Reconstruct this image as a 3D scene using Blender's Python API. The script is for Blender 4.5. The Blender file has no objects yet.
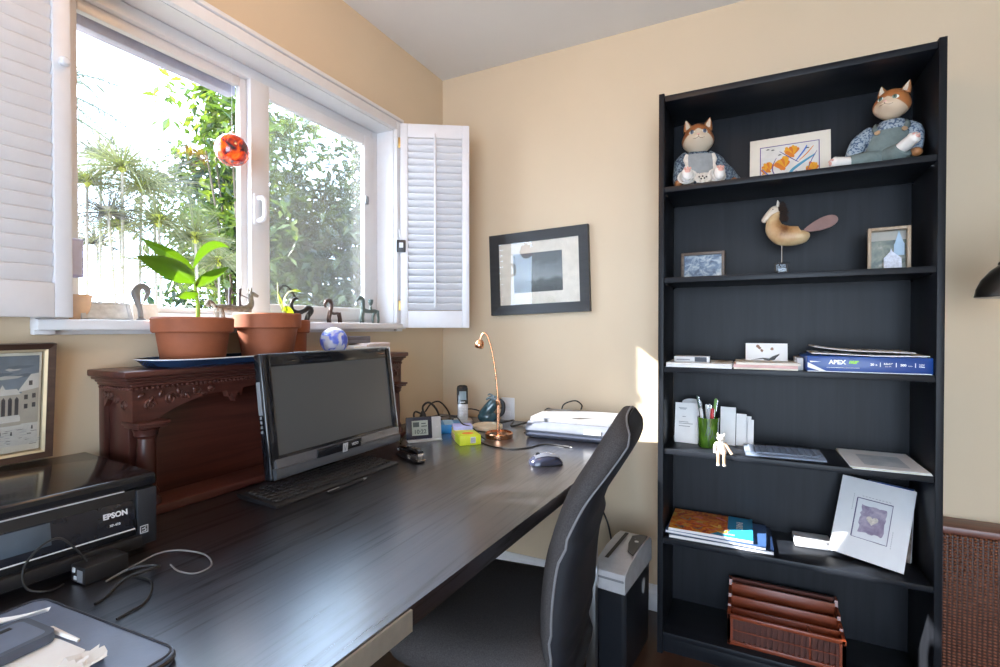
import bpy, bmesh, math, random
from mathutils import Vector, Matrix, Euler
R = math.radians
PI = math.pi
SC = bpy.context.scene
COL = SC.collection
rnd = random.Random(7)

# ------------------------------------------------------------------ helpers
def Mx(loc=(0, 0, 0), rot=(0, 0, 0), scale=(1, 1, 1)):
    if isinstance(scale, (int, float)): scale = (scale,) * 3
    return Matrix.LocRotScale(Vector(loc), Euler([R(a) for a in rot], 'XYZ'), Vector(scale))

def frame_z(d, up=(0, 0, 1)):
    """rotation whose local Z looks along d"""
    d = Vector(d).normalized(); u = Vector(up)
    if abs(d.dot(u)) > .98: u = Vector((1, 0, 0))
    x = u.cross(d).normalized(); y = d.cross(x)
    return Matrix((x, y, d)).transposed().to_4x4()

def smooth_path(pts, n=6):
    P = [Vector(p) for p in pts]
    if len(P) < 3: return P
    out = []
    for i in range(len(P) - 1):
        p0 = P[max(i - 1, 0)]; p1 = P[i]; p2 = P[i + 1]; p3 = P[min(i + 2, len(P) - 1)]
        for k in range(n):
            t = k / n
            out.append(.5 * ((2 * p1) + (-p0 + p2) * t + (2 * p0 - 5 * p1 + 4 * p2 - p3) * t * t + (-p0 + 3 * p1 - 3 * p2 + p3) * t ** 3))
    out.append(P[-1])
    return out

class MB:
    def __init__(s):
        s.V = []; s.F = []; s.I = []; s.m = Matrix.Identity(4)
    def at(s, *a, **k):
        s.m = a[0] if a and isinstance(a[0], Matrix) else Mx(*a, **k); return s
    def add(s, vs, fs, m=0, M=None):
        o = len(s.V); T = s.m if M is None else s.m @ M
        s.V += [T @ Vector(v) for v in vs]
        s.F += [tuple(i + o for i in f) for f in fs]
        s.I += ([m] * len(fs)) if isinstance(m, int) else list(m)
        return s
    def box(s, a, b, bev=0, m=0, seg=2, M=None):
        x0, y0, z0 = [min(p, q) for p, q in zip(a, b)]; x1, y1, z1 = [max(p, q) for p, q in zip(a, b)]
        if bev <= 0:
            vs = [(x, y, z) for z in (z0, z1) for y in (y0, y1) for x in (x0, x1)]
            return s.add(vs, [(0, 2, 3, 1), (4, 5, 7, 6), (0, 1, 5, 4), (2, 6, 7, 3), (0, 4, 6, 2), (1, 3, 7, 5)], m, M)
        bm = bmesh.new()
        bmesh.ops.create_cube(bm, size=1, matrix=Mx(((x0 + x1) / 2, (y0 + y1) / 2, (z0 + z1) / 2), scale=(x1 - x0, y1 - y0, z1 - z0)))
        bmesh.ops.bevel(bm, geom=bm.edges[:], offset=min(bev, .49 * min(x1 - x0, y1 - y0, z1 - z0)), segments=seg, affect='EDGES', profile=.5)
        return s.dump(bm, m, M)
    def dump(s, bm, m=0, M=None):
        bm.verts.index_update()
        s.add([v.co.copy() for v in bm.verts], [[v.index for v in f.verts] for f in bm.faces], m, M); bm.free(); return s
    def prism(s, poly, z0, z1, m=0, M=None, bev=0):
        n = len(poly); area = sum(poly[i][0] * poly[(i + 1) % n][1] - poly[(i + 1) % n][0] * poly[i][1] for i in range(n))
        if area < 0: poly = poly[::-1]
        if bev:
            bm = bmesh.new()
            a = [bm.verts.new((p[0], p[1], z0)) for p in poly]; b = [bm.verts.new((p[0], p[1], z1)) for p in poly]
            bm.faces.new(a[::-1]); bm.faces.new(b)
            for i in range(n): bm.faces.new((a[i], a[(i + 1) % n], b[(i + 1) % n], b[i]))
            es = [e for e in bm.edges if len(e.link_faces) == 2 and e.calc_face_angle(0) > .5]
            bmesh.ops.bevel(bm, geom=es, offset=bev, segments=2, affect='EDGES', profile=.5)
            return s.dump(bm, m, M)
        vs = [(p[0], p[1], z0) for p in poly] + [(p[0], p[1], z1) for p in poly]
        fs = [tuple(range(n - 1, -1, -1)), tuple(range(n, 2 * n))] + [(i, (i + 1) % n, n + (i + 1) % n, n + i) for i in range(n)]
        return s.add(vs, fs, m, M)
    def flat(s, poly, z=0, m=0, M=None):
        n = len(poly); area = sum(poly[i][0] * poly[(i + 1) % n][1] - poly[(i + 1) % n][0] * poly[i][1] for i in range(n))
        if area < 0: poly = poly[::-1]
        return s.add([(p[0], p[1], z) for p in poly], [tuple(range(n))], m, M)
    def rect(s, x0, y0, x1, y1, z=0, m=0, M=None):
        return s.flat([(x0, y0), (x1, y0), (x1, y1), (x0, y1)], z, m, M)
    def lathe(s, prof, n=28, m=0, M=None, sx=1, sy=1):
        vs = []; fs = []
        for r, z in prof:
            for k in range(n):
                a = 2 * PI * k / n; vs.append((r * math.cos(a) * sx, r * math.sin(a) * sy, z))
        L = len(prof)
        for i in range(L - 1):
            for k in range(n):
                k2 = (k + 1) % n; fs.append((i * n + k, i * n + k2, (i + 1) * n + k2, (i + 1) * n + k))
        if prof[0][0] > 1e-5: fs.append(tuple(range(n - 1, -1, -1)))
        if prof[-1][0] > 1e-5: fs.append(tuple(range((L - 1) * n, L * n)))
        return s.add(vs, fs, m, M)
    def tube(s, pts, r, n=8, m=0, M=None, smooth=0, flat=1):
        P = smooth_path(pts, smooth) if smooth else [Vector(p) for p in pts]
        L = len(P)
        if isinstance(r, (int, float)): rs = [r] * L
        else:
            rs = []
            for i in range(L):
                t = i / (L - 1) * (len(r) - 1); j = min(int(t), len(r) - 2); f = t - j
                rs.append(r[j] * (1 - f) + r[j + 1] * f)
        vs = []; fs = []; up = None
        for i in range(L):
            d = (P[min(i + 1, L - 1)] - P[max(i - 1, 0)])
            if d.length < 1e-9: d = Vector((0, 0, 1))
            d.normalize()
            if up is None:
                up = Vector((0, 0, 1)) if abs(d.z) < .9 else Vector((1, 0, 0))
            x = up - d * up.dot(d)
            if x.length < 1e-6: x = d.orthogonal()
            x.normalize(); y = d.cross(x); up = x
            for k in range(n):
                a = 2 * PI * k / n
                vs.append(P[i] + (x * math.cos(a) + y * math.sin(a) * flat) * rs[i])
        for i in range(L - 1):
            for k in range(n):
                k2 = (k + 1) % n; fs.append((i * n + k, i * n + k2, (i + 1) * n + k2, (i + 1) * n + k))
        fs.append(tuple(range(n - 1, -1, -1))); fs.append(tuple(range((L - 1) * n, L * n)))
        return s.add(vs, fs, m, M)
    def ball(s, c, r, n=20, m=0, M=None, rot=(0, 0, 0)):
        if isinstance(r, (int, float)): r = (r, r, r)
        k = max(6, n // 2)
        T = Mx(c, rot, r)
        prof = [(math.sin(PI * i / k), -math.cos(PI * i / k)) for i in range(k + 1)]
        prof[0] = (0, -1); prof[-1] = (0, 1)
        t = MB().lathe(prof, n)
        vs = [T @ v for v in t.V]
        return s.add(vs, t.F, m, M)
    def loft(s, rings, m=0, M=None, cap=True, closed=True):
        n = len(rings[0]); vs = [v for r in rings for v in r]; fs = []
        for i in range(len(rings) - 1):
            for k in range(n if closed else n - 1):
                k2 = (k + 1) % n; fs.append((i * n + k, i * n + k2, (i + 1) * n + k2, (i + 1) * n + k))
        if cap: fs.append(tuple(range(n - 1, -1, -1))); fs.append(tuple(range((len(rings) - 1) * n, len(rings) * n)))
        return s.add(vs, fs, m, M)
    def text(s, txt, size, M, m=0, ext=.0004, bold=0, align='CENTER', shear=0):
        c = bpy.data.curves.new('t', 'FONT'); c.body = txt; c.size = size; c.extrude = ext; c.offset = bold
        c.align_x = align; c.align_y = 'CENTER'; c.shear = shear; c.resolution_u = 3
        o = bpy.data.objects.new('t', c); COL.objects.link(o)
        dg = bpy.context.evaluated_depsgraph_get(); me = bpy.data.meshes.new_from_object(o.evaluated_get(dg))
        s.add([v.co.copy() for v in me.vertices], [tuple(p.vertices) for p in me.polygons], m, M)
        bpy.data.objects.remove(o); bpy.data.curves.remove(c); bpy.data.meshes.remove(me); return s
    def build(s, name, mats, parent=None, world=False, origin=None, angle=38, fix=True, sm=True):
        me = bpy.data.meshes.new(name)
        V = s.V
        if world and parent is not None:
            inv = WM(parent).inverted(); V = [inv @ v for v in V]
        if origin is not None:
            o3 = Vector(origin); V = [v - o3 for v in V]
        me.from_pydata([tuple(v) for v in V], [], s.F)
        if not isinstance(mats, (list, tuple)): mats = [mats]
        for mt in mats: me.materials.append(mt)
        me.polygons.foreach_set('material_index', s.I)
        if fix:
            bm = bmesh.new(); bm.from_mesh(me); bmesh.ops.recalc_face_normals(bm, faces=bm.faces[:]); bm.to_mesh(me); bm.free()
        if sm:
            me.polygons.foreach_set('use_smooth', [True] * len(me.polygons)); me.set_sharp_from_angle(angle=R(angle))
        me.update()
        o = bpy.data.objects.new(name, me); COL.objects.link(o)
        if parent is not None: o.parent = parent
        if origin is not None: o.location = origin
        return o

def WM(o):
    m = Matrix.LocRotScale(o.location, o.rotation_euler, o.scale)
    return m if o.parent is None else WM(o.parent) @ m

def tag(o, label=None, cat=None, group=None, kind=None):
    if label: o['label'] = label
    if cat: o['category'] = cat
    if group: o['group'] = group
    if kind: o['kind'] = kind
    return o

def thing(name, label, cat, loc=(0, 0, 0), rz=0, group=None, kind=None):
    o = bpy.data.objects.new(name, None); COL.objects.link(o); o.empty_display_size = .05
    o.location = loc; o.rotation_euler = (0, 0, R(rz))
    return tag(o, label, cat, group, kind)

def copy_tree(o, parent=None):
    c = o.copy(); COL.objects.link(c)
    if parent is not None: c.parent = parent
    for ch in list(o.children): copy_tree(ch, c)
    return c

# ------------------------------------------------------------------ materials
def srgb(r, g, b):
    f = lambda c: (c / 255 / 12.92) if c / 255 <= .04045 else ((c / 255 + .055) / 1.055) ** 2.4
    return (f(r), f(g), f(b), 1)

def base_mat(name):
    m = bpy.data.materials.new(name); m.use_nodes = True
    nt = m.node_tree; b = nt.nodes['Principled BSDF']
    return m, nt, b

def tex(nt, scale=(1, 1, 1), coord='Object', rot=(0, 0, 0)):
    tc = nt.nodes.new('ShaderNodeTexCoord'); mp = nt.nodes.new('ShaderNodeMapping')
    mp.inputs['Scale'].default_value = scale; mp.inputs['Rotation'].default_value = [R(a) for a in rot]
    nt.links.new(tc.outputs[coord], mp.inputs['Vector']); return mp.outputs['Vector']

def noise(nt, vec, scale, detail=4, rough=.55, dist=0):
    n = nt.nodes.new('ShaderNodeTexNoise'); n.inputs['Scale'].default_value = scale; n.inputs['Detail'].default_value = detail
    n.inputs['Roughness'].default_value = rough; n.inputs['Distortion'].default_value = dist
    nt.links.new(vec, n.inputs['Vector']); return n.outputs['Fac']

def ramp(nt, fac, stops):
    r = nt.nodes.new('ShaderNodeValToRGB'); e = r.color_ramp.elements
    while len(e) < len(stops): e.new(.5)
    for k, (p, c) in enumerate(stops):
        e[k].position = p; e[k].color = c if len(c) == 4 else (*c, 1)
    nt.links.new(fac, r.inputs['Fac']); return r.outputs['Color']

def bump(nt, b, h, strength=.2, dist=.002):
    n = nt.nodes.new('ShaderNodeBump'); n.inputs['Strength'].default_value = strength; n.inputs['Distance'].default_value = dist
    nt.links.new(h, n.inputs['Height']); nt.links.new(n.outputs['Normal'], b.inputs['Normal'])

def mat(name, col, rough=.5, metal=0, spec=.5, var=.08, nscale=30, bmp=0, bscale=200, coat=0, trans=0, sheen=0, alpha=1, stretch=(1, 1, 1)):
    m, nt, b = base_mat(name)
    col = tuple(col) if len(col) == 4 else (*col, 1)
    v = tex(nt, stretch)
    if var:
        f = noise(nt, v, nscale)
        lo = tuple(c * (1 - var) for c in col[:3]); hi = tuple(min(1, c * (1 + var)) for c in col[:3])
        nt.links.new(ramp(nt, f, [(.3, lo), (.7, hi)]), b.inputs['Base Color'])
    else: b.inputs['Base Color'].default_value = col
    b.inputs['Roughness'].default_value = rough; b.inputs['Metallic'].default_value = metal
    b.inputs['Specular IOR Level'].default_value = spec
    b.inputs['Coat Weight'].default_value = coat; b.inputs['Transmission Weight'].default_value = trans
    b.inputs['Sheen Weight'].default_value = sheen
    if bmp: bump(nt, b, noise(nt, v, bscale, 3), bmp)
    return m

def mat_wood(name, dark, light, axis='y', rough=.4, scale=1, bmp=.25, spec=.5, lo=.35, hi=.75):
    m, nt, b = base_mat(name)
    st = {'x': (2, 40, 40), 'y': (40, 2, 40), 'z': (40, 40, 2)}[axis]
    v = tex(nt, tuple(k * scale for k in st))
    f = noise(nt, v, 1.2, 6, .6, .6)
    nt.links.new(ramp(nt, f, [(lo, dark), (hi, light)]), b.inputs['Base Color'])
    b.inputs['Roughness'].default_value = rough; b.inputs['Specular IOR Level'].default_value = spec
    if bmp: bump(nt, b, f, bmp, .001)
    return m

def mat_glass(name, tint=(1, 1, 1, 1), haze=0, hazecol=(.9, .92, .95, 1), gl=1.0):
    """thin pane: clear, with a fresnel sheen and an optional film of dust or screen"""
    m = bpy.data.materials.new(name); m.use_nodes = True; nt = m.node_tree; nt.nodes.clear()
    out = nt.nodes.new('ShaderNodeOutputMaterial'); tr = nt.nodes.new('ShaderNodeBsdfTransparent'); tr.inputs[0].default_value = tint
    g = nt.nodes.new('ShaderNodeBsdfGlossy'); g.inputs['Roughness'].default_value = .02
    lw = nt.nodes.new('ShaderNodeLayerWeight'); lw.inputs['Blend'].default_value = .5
    pw = nt.nodes.new('ShaderNodeMath'); pw.operation = 'POWER'; pw.inputs[1].default_value = 4.5; nt.links.new(lw.outputs['Facing'], pw.inputs[0])
    fr = nt.nodes.new('ShaderNodeMath'); fr.operation = 'MULTIPLY_ADD'; fr.inputs[1].default_value = .6; fr.inputs[2].default_value = .03; nt.links.new(pw.outputs[0], fr.inputs[0])
    mx = nt.nodes.new('ShaderNodeMixShader')
    nt.links.new(fr.outputs[0], mx.inputs[0]); nt.links.new(tr.outputs[0], mx.inputs[1]); nt.links.new(g.outputs[0], mx.inputs[2])
    last = mx
    if haze:
        d = nt.nodes.new('ShaderNodeBsdfDiffuse'); d.inputs[0].default_value = hazecol
        t2 = nt.nodes.new('ShaderNodeBsdfTranslucent'); t2.inputs[0].default_value = hazecol
        m1 = nt.nodes.new('ShaderNodeMixShader'); m1.inputs[0].default_value = .6
        nt.links.new(d.outputs[0], m1.inputs[1]); nt.links.new(t2.outputs[0], m1.inputs[2])
        m2 = nt.nodes.new('ShaderNodeMixShader'); m2.inputs[0].default_value = haze
        nt.links.new(mx.outputs[0], m2.inputs[1]); nt.links.new(m1.outputs[0], m2.inputs[2]); last = m2
    nt.links.new(last.outputs[0], out.inputs['Surface'])
    return m

def mat_leaf(name, c1, c2, c3, trans=.45, rough=.5):
    m = bpy.data.materials.new(name); m.use_nodes = True; nt = m.node_tree; nt.nodes.clear()
    out = nt.nodes.new('ShaderNodeOutputMaterial'); gi = nt.nodes.new('ShaderNodeNewGeometry')
    col = ramp(nt, gi.outputs['Random Per Island'], [(0, c1), (.55, c2), (1, c3)])
    d = nt.nodes.new('ShaderNodeBsdfDiffuse'); t = nt.nodes.new('ShaderNodeBsdfTranslucent'); g = nt.nodes.new('ShaderNodeBsdfGlossy')
    g.inputs['Roughness'].default_value = rough
    nt.links.new(col, d.inputs[0]); nt.links.new(col, t.inputs[0])
    a = nt.nodes.new('ShaderNodeMixShader'); a.inputs[0].default_value = trans
    nt.links.new(d.outputs[0], a.inputs[1]); nt.links.new(t.outputs[0], a.inputs[2])
    b = nt.nodes.new('ShaderNodeMixShader'); b.inputs[0].default_value = .06
    nt.links.new(a.outputs[0], b.inputs[1]); nt.links.new(g.outputs[0], b.inputs[2]); nt.links.new(b.outputs[0], out.inputs['Surface'])
    return m

def mat_emit(name, col, s):
    m, nt, b = base_mat(name); b.inputs['Base Color'].default_value = (*col[:3], 1)
    b.inputs['Emission Color'].default_value = (*col[:3], 1); b.inputs['Emission Strength'].default_value = s
    return m

PAINT_WALL = (.59, .475, .335)
M_wall = mat('wall_paint', PAINT_WALL, .75, var=.02, nscale=3, bmp=.10, bscale=140)
M_ceil = mat('ceiling_paint', (.72, .70, .68), .85, var=.02, nscale=3, bmp=.15, bscale=90)
M_white = mat('white_trim_paint', (.68, .68, .70), .35, var=.02)
M_vinyl = mat('white_vinyl', (.66, .66, .68), .3, var=.01)
M_shut = mat('shutter_paint', (.66, .66, .69), .4, var=.02)
M_floor = mat_wood('dark_floor_wood', (.030, .014, .008), (.075, .036, .02), 'y', .3, .4, .2)
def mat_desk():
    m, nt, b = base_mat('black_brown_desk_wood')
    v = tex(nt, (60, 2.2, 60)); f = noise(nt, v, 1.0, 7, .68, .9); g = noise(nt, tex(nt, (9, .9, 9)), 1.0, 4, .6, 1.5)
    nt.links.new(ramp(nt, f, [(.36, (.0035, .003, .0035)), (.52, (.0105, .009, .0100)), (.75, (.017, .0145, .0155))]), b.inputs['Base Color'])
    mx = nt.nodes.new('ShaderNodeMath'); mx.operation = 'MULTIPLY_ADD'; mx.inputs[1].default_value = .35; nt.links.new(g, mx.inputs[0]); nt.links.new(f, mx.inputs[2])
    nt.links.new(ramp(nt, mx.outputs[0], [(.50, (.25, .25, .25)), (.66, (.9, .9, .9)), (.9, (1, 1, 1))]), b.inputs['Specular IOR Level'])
    b.inputs['Roughness'].default_value = .28; b.inputs['Coat Weight'].default_value = 1; b.inputs['Coat Roughness'].default_value = .25; b.inputs['Coat IOR'].default_value = 2.0; b.inputs['Coat Tint'].default_value = (.85, .9, 1, 1); b.inputs['Specular Tint'].default_value = (.78, .86, 1, 1)  # blue tints put the sky's colour into the desk's reflections
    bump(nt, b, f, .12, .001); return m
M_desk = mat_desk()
M_desk_edge = mat('black_desk_edge', (.012, .010, .011), .35, var=.1)
M_case = mat_wood('black_bookcase_foil', (.0060, .0070, .0095), (.0125, .0140, .0180), 'z', .42, .9, .08, .2)
M_case_h = mat_wood('black_bookcase_shelf_foil', (.0055, .007, .010), (.012, .014, .019), 'x', .40, .9, .08, .25)
M_steel = mat('brushed_steel', (.45, .45, .46), .32, 1, var=.05, nscale=60, stretch=(1, 1, 6))
M_plate = mat('brushed_plate', (.62, .58, .50), .38, .8, var=.08, nscale=40)
M_mahog = mat_wood('mahogany', (.042, .012, .009), (.105, .032, .023), 'y', .33, .8, .2)
M_mahog_z = mat_wood('mahogany_upright', (.038, .011, .009), (.092, .028, .021), 'z', .33, .8, .2)
M_terra = mat('terracotta', (.27, .078, .032), .7, var=.14, nscale=18, bmp=.15, bscale=120)
M_soil = mat('potting_soil', (.03, .02, .013), .95, var=.4, nscale=120, bmp=.6, bscale=150)
M_black = mat('black_plastic', (.012, .012, .014), .4, var=.05)
M_blackg = mat('glossy_black_plastic', (.008, .009, .012), .12, var=.03)
M_grey = mat('grey_plastic', (.20, .21, .23), .42, var=.04)
M_silver = mat('silver_plastic', (.50, .51, .53), .35, .3, var=.03)
M_lgrey = mat('light_grey_plastic', (.58, .59, .61), .4, var=.03)
M_chrome = mat('chrome', (.75, .75, .77), .12, 1, var=.0)
M_brass = mat('aged_brass', (.42, .29, .10), .35, 1, var=.08)
M_copper = mat('polished_copper', (.72, .36, .20), .22, 1, var=.06)
M_paper = mat('white_paper', (.80, .80, .80), .7, var=.03)
M_cream = mat('cream_paper', (.74, .68, .58), .75, var=.03)
M_cable = mat('black_cable_rubber', (.010, .010, .011), .5, var=.05)
M_lcable = mat('grey_cable_rubber', (.18, .18, .19), .45, var=.05)
# ------------------------------------------------------------------ setting
XR, YF, H = 3.3, -4.3, 2.44
WY0, WY1, WZ0, WZ1 = -1.60, -.39, 1.165, 2.055           # window opening in the left wall
def struct(o, **k): o['kind'] = 'structure'; return o
struct(MB().box((-.14, YF, -.08), (XR, .12, 0)).build('floor', M_floor))
struct(MB().box((-.14, YF, H), (XR, .12, H + .08)).build('ceiling', M_ceil))
b = MB()
b.box((-.14, YF, 0), (0, WY0, H)); b.box((-.14, WY1, 0), (0, .12, H))
b.box((-.14, WY0, 0), (0, WY1, WZ0)); b.box((-.14, WY0, WZ1), (0, WY1, H))
struct(b.build('wall_left', M_wall))
struct(MB().box((0, 0, 0), (XR, .12, H)).build('wall_back', M_wall))
struct(MB().box((XR, YF, 0), (XR + .12, .12, H)).build('wall_right', M_wall))
b = MB()                                                   # wall behind the photographer, with an unseen opening added for fill light
DX0, DX1, DZ1 = .7, 2.9, 2.1
b.box((-.14, YF - .12, 0), (DX0, YF, H)); b.box((DX1, YF - .12, 0), (XR + .12, YF, H)); b.box((DX0, YF - .12, DZ1), (DX1, YF, H))
struct(b.build('wall_front', M_wall))
b = MB()
for x in (DX0, (DX0 + DX1) / 2 - .03, DX1 - .06): b.box((x, YF - .1, 0), (x + .06, YF - .04, DZ1), .004)
b.box((DX0, YF - .1, DZ1 - .06), (DX1, YF - .04, DZ1), .004); b.box((DX0, YF - .1, 0), (DX1, YF - .04, .05), .004)
d1 = struct(thing('fill_opening_1', None, None, ((DX0 + DX1) / 2, YF - .07, 0)))  # door invented round the opening for the fill light
b.build('fill_opening_frame', M_vinyl, d1, True)
def skirting(b, p, q, nrm):
    prof = [(0, 0), (.016, 0), (.016, .07), (.011, .083), (.011, .092), (.006, .105), (0, .105)]
    p, q, nrm = Vector(p), Vector(q), Vector(nrm)
    rings = [[c + nrm * x + Vector((0, 0, z)) for x, z in prof] for c in (p, q)]
    b.loft(rings)
b = MB(); skirting(b, (0, 0, 0), (XR, 0, 0), (0, -1, 0)); struct(b.build('baseboard_back', M_white, angle=20))
b = MB(); skirting(b, (0, YF, 0), (0, 0, 0), (1, 0, 0)); struct(b.build('baseboard_left', M_white, angle=20))

# window ------------------------------------------------------------
win = struct(thing('window_1', None, None, (0, (WY0 + WY1) / 2, WZ0)))
b = MB()                                                   # casing round the opening (room side), stepped
cw = .034
b.box((0, WY0 - cw, WZ0), (.020, WY0 + .004, WZ1 + cw), .003); b.box((0, WY1 - .004, WZ0), (.020, WY1 + cw, WZ1 + cw), .003)
b.box((0, WY0 + .0042, WZ1 - .004), (.0195, WY1 - .0042, WZ1 + cw - .0003), .003)
b.box((0, WY0 - cw - .01, WZ1 + cw + .0003), (.028, WY1 + cw + .004, WZ1 + cw + .014), .003)
b.build('casing', M_white, win, True)
b = MB()                                                   # reveal boards
b.box((-.139, WY0, WZ0), (0, WY0 + .006, WZ1)); b.box((-.139, WY1 - .006, WZ0), (0, WY1, WZ1)); b.box((-.139, WY0, WZ1 - .006), (0, WY1, WZ1))
b.build('reveal', M_white, win, True)
MB().box((-.135, WY0, WZ0 - .001), (.0, WY1, WZ0 + .035)).box((0, WY0 - .035, WZ0 + .010), (.040, WY1 + .035, WZ0 + .035), .004).build('sill', M_white, win, True)
SZ = WZ0 + .035                                            # top of the sill (1.20)
def ring(b, y0, y1, z0, z1, x0, x1, wl, wr, wt, wb, bev=.004):
    b.box((x0, y0, z0), (x1, y0 + wl, z1), bev); b.box((x0, y1 - wr, z0), (x1, y1, z1), bev)
    b.box((x0, y0 + wl, z1 - wt), (x1, y1 - wr, z1), bev); b.box((x0, y0 + wl, z0), (x1, y1 - wr, z0 + wb), bev)
b = MB(); ring(b, WY0 + .006, WY1 - .006, SZ, WZ1 - .006, -.135, -.088, .035, .032, .038, .022); b.build('frame', M_vinyl, win, True)
b = MB(); ring(b, WY0 + .035, -1.018, SZ + .018, WZ1 - .040, -.130, -.108, .068, .034, .034, .022, .003); b.build('sash', M_vinyl, win, True)
b = MB(); ring(b, -1.03, WY1 - .034, SZ + .012, WZ1 - .040, -.106, -.084, .072, .060, .044, .052, .003); b.build('sash', M_vinyl, win, True)
M_glass = mat_glass('window_glass', (.97, .98, .99, 1))
M_screen = mat_glass('insect_screen', (.97, .98, .99, 1), .07, (.20, .205, .21, 1))
MB().box((-.121, WY0 + .055, SZ + .035), (-.118, -1.048, WZ1 - .07)).build('glass_pane', M_glass, win, True)
MB().box((-.097, -.962, SZ + .06), (-.094, WY1 - .082, WZ1 - .078)).build('glass_pane', M_glass, win, True)
o = MB().box((-.1275, -1.0, SZ + .03), (-.1265, WY1 - .05, WZ1 - .05)).build('insect_screen', M_screen, win, True); o['label'] = 'pale mesh insect screen'
b = MB(); b.tube([(-.084, -1.006, 1.618), (-.052, -1.006, 1.612), (-.046, -1.006, 1.575), (-.052, -1.006, 1.548), (-.084, -1.006, 1.542)], .009, 8, smooth=5)
b.box((-.086, -1.022, 1.528), (-.079, -.992, 1.632), .003); b.build('latch_handle', M_vinyl, win, True)
b = MB(); b.box((-.086, WY1 - .096, 1.715), (-.072, WY1 - .078, 1.75), .003); b.box((-.074, WY1 - .092, 1.722), (-.068, WY1 - .082, 1.742), .002); b.build('sash_lock', M_grey, win, True)
# eave outside, seen as the darker band at the top of the glass
bl = struct(thing('trim_1', None, None, (-.17, -1.0, 1.93)))
MB().box((-.185, WY0 - .06, 1.962), (-.145, -1.04, 2.05), .004).build('window_head_board', mat('outer_head_paint', (.34, .34, .42), .8), bl, True)
MB().box((-.185, WY1 + .0, 1.15), (-.145, WY1 + .06, 1.93), .004).build('side_board', mat('outer_side_paint', (.45, .45, .50), .8), bl, True)

# shutters ----------------------------------------------------------
def shutter_panel(root, w, h, hinge_y=0, rod=True, n=25, tilt=38, inset=.032):
    """local: x from hinge to free edge, y thickness, z up"""
    b = MB(); t = .011; sw = inset
    b.box((0, -t, 0), (sw, t, h), .002); b.box((w - sw, -t, 0), (w, t, h), .002)
    b.box((sw, -t, 0), (w - sw, t, .075), .002); b.box((sw, -t, h - .06), (w - sw, t, h), .002)
    fr = b.build('panel_frame', M_shut, root)
    b = MB(); z0, z1 = .078, h - .063; p = (z1 - z0) / n
    for k in range(n):
        b.box((sw, -.0035, -.0195), (w - sw, .0035, .0195), .003, M=Mx((0, 0, z0 + (k + .5) * p), (tilt, 0, 0)))
    b.build('louvers', M_shut, root)
    if rod: MB().box((w * .5 - .005, -.027, .09), (w * .5 + .005, -.019, h - .045), .002).build('tilt_rod', M_shut, root)
# right one: swung about 57 degrees off the wall
SH = .897
rs = thing('window_shutter', 'white louvered shutter swung open at the corner, with a black tag hung on it', 'shutter', (.027, -.377, 1.181), 32.5, 'louvered window shutters')
shutter_panel(rs, .302, SH, tilt=44)
for z in (.075, SH - .105):
    MB().box((-.010, -.006, z), (.002, .010, z + .045), .001).build('hinge', M_brass, rs)
# left one: folded flat against the wall
ls = thing('window_shutter', 'white louvered shutter folded back flat against the wall at the window\'s far left', 'shutter', (.052, -1.581, 1.203), -91.5, 'louvered window shutters')
b = MB()
shutter_panel(ls, .30, SH - .02, tilt=-20, rod=False)
MB().lathe([(0, -.004), (.0075, -.003), (.006, .004), (.0105, .010), (.0105, .014), (.006, .019), (0, .02)], 16, M=Mx((.016, .012, .555), (-90, 0, 0))).build('knob', M_shut, ls)
# things hung at the window
t = thing('hanging_tag', 'small black tag with a white display hanging by a white strap on the right shutter', 'tag', (.028, -.392, 1.512))
MB().box((-.010, -.004, 0), (.030, .004, .055), .004, M=Mx(rot=(0, 0, 32.5))).build('tag_body', M_black, t)
MB().box((.002, -.0052, .020), (.019, -.004, .042), M=Mx(rot=(0, 0, 32.5))).build('display', M_lgrey, t)
MB().tube([(.008, 0, .052), (.006, -.004, .075), (.002, 0, .098), (.004, .005, .075), (.010, .002, .054)], .003, 6, smooth=4, M=Mx(rot=(0, 0, 32.5))).build('strap', M_vinyl, t)
t = thing('wall_thermometer', 'pale lavender box fixed upright at the left edge of the window', 'box', (.0, -1.578, 1.285))
b = MB(); b.box((0, -.012, 0), (.022, .026, .088), .003, M=Mx((.021, .0, .010))); b.build('case', mat('lavender_plastic', (.50, .50, .74), .5), t)
MB().box((.0215, -.008, .016), (.0434, .022, .092)).build('face', mat('pale_face', (.60, .60, .78), .5), t)
# suncatcher ball
m, nt, bs = base_mat('blown_glass_orange'); v = tex(nt, (1, 1, 1))
f = noise(nt, v, 26, 3, .5, 1.2)
nt.links.new(ramp(nt, f, [(.38, (.02, .010, .03)), (.46, (.40, .02, .01)), (.56, (.95, .10, .01)), (.72, (1, .33, .03))]), bs.inputs['Base Color'])
bs.inputs['Roughness'].default_value = .06; bs.inputs['Transmission Weight'].default_value = .35; bs.inputs['Coat Weight'].default_value = .6
t = thing('glass_ball', 'round orange and red blown glass ball hung in front of the window', 'ornament', (-.02, -1.142, 1.677))
b = MB(); b.ball((0, 0, .049), .049, 32); b.build('globe', m, t)
b = MB(); b.lathe([(.009, 0), (.008, .006), (.004, .010), (.0, .011)], 14, M=Mx((0, 0, .096)))
b.build('cap', mat('clear_cap', (.6, .5, .45), .2), t)
b = MB(); b.tube([(0, 0, .106), (0, 0, .40)], .0006, 5); b.build('thread', M_vinyl, t)
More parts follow.
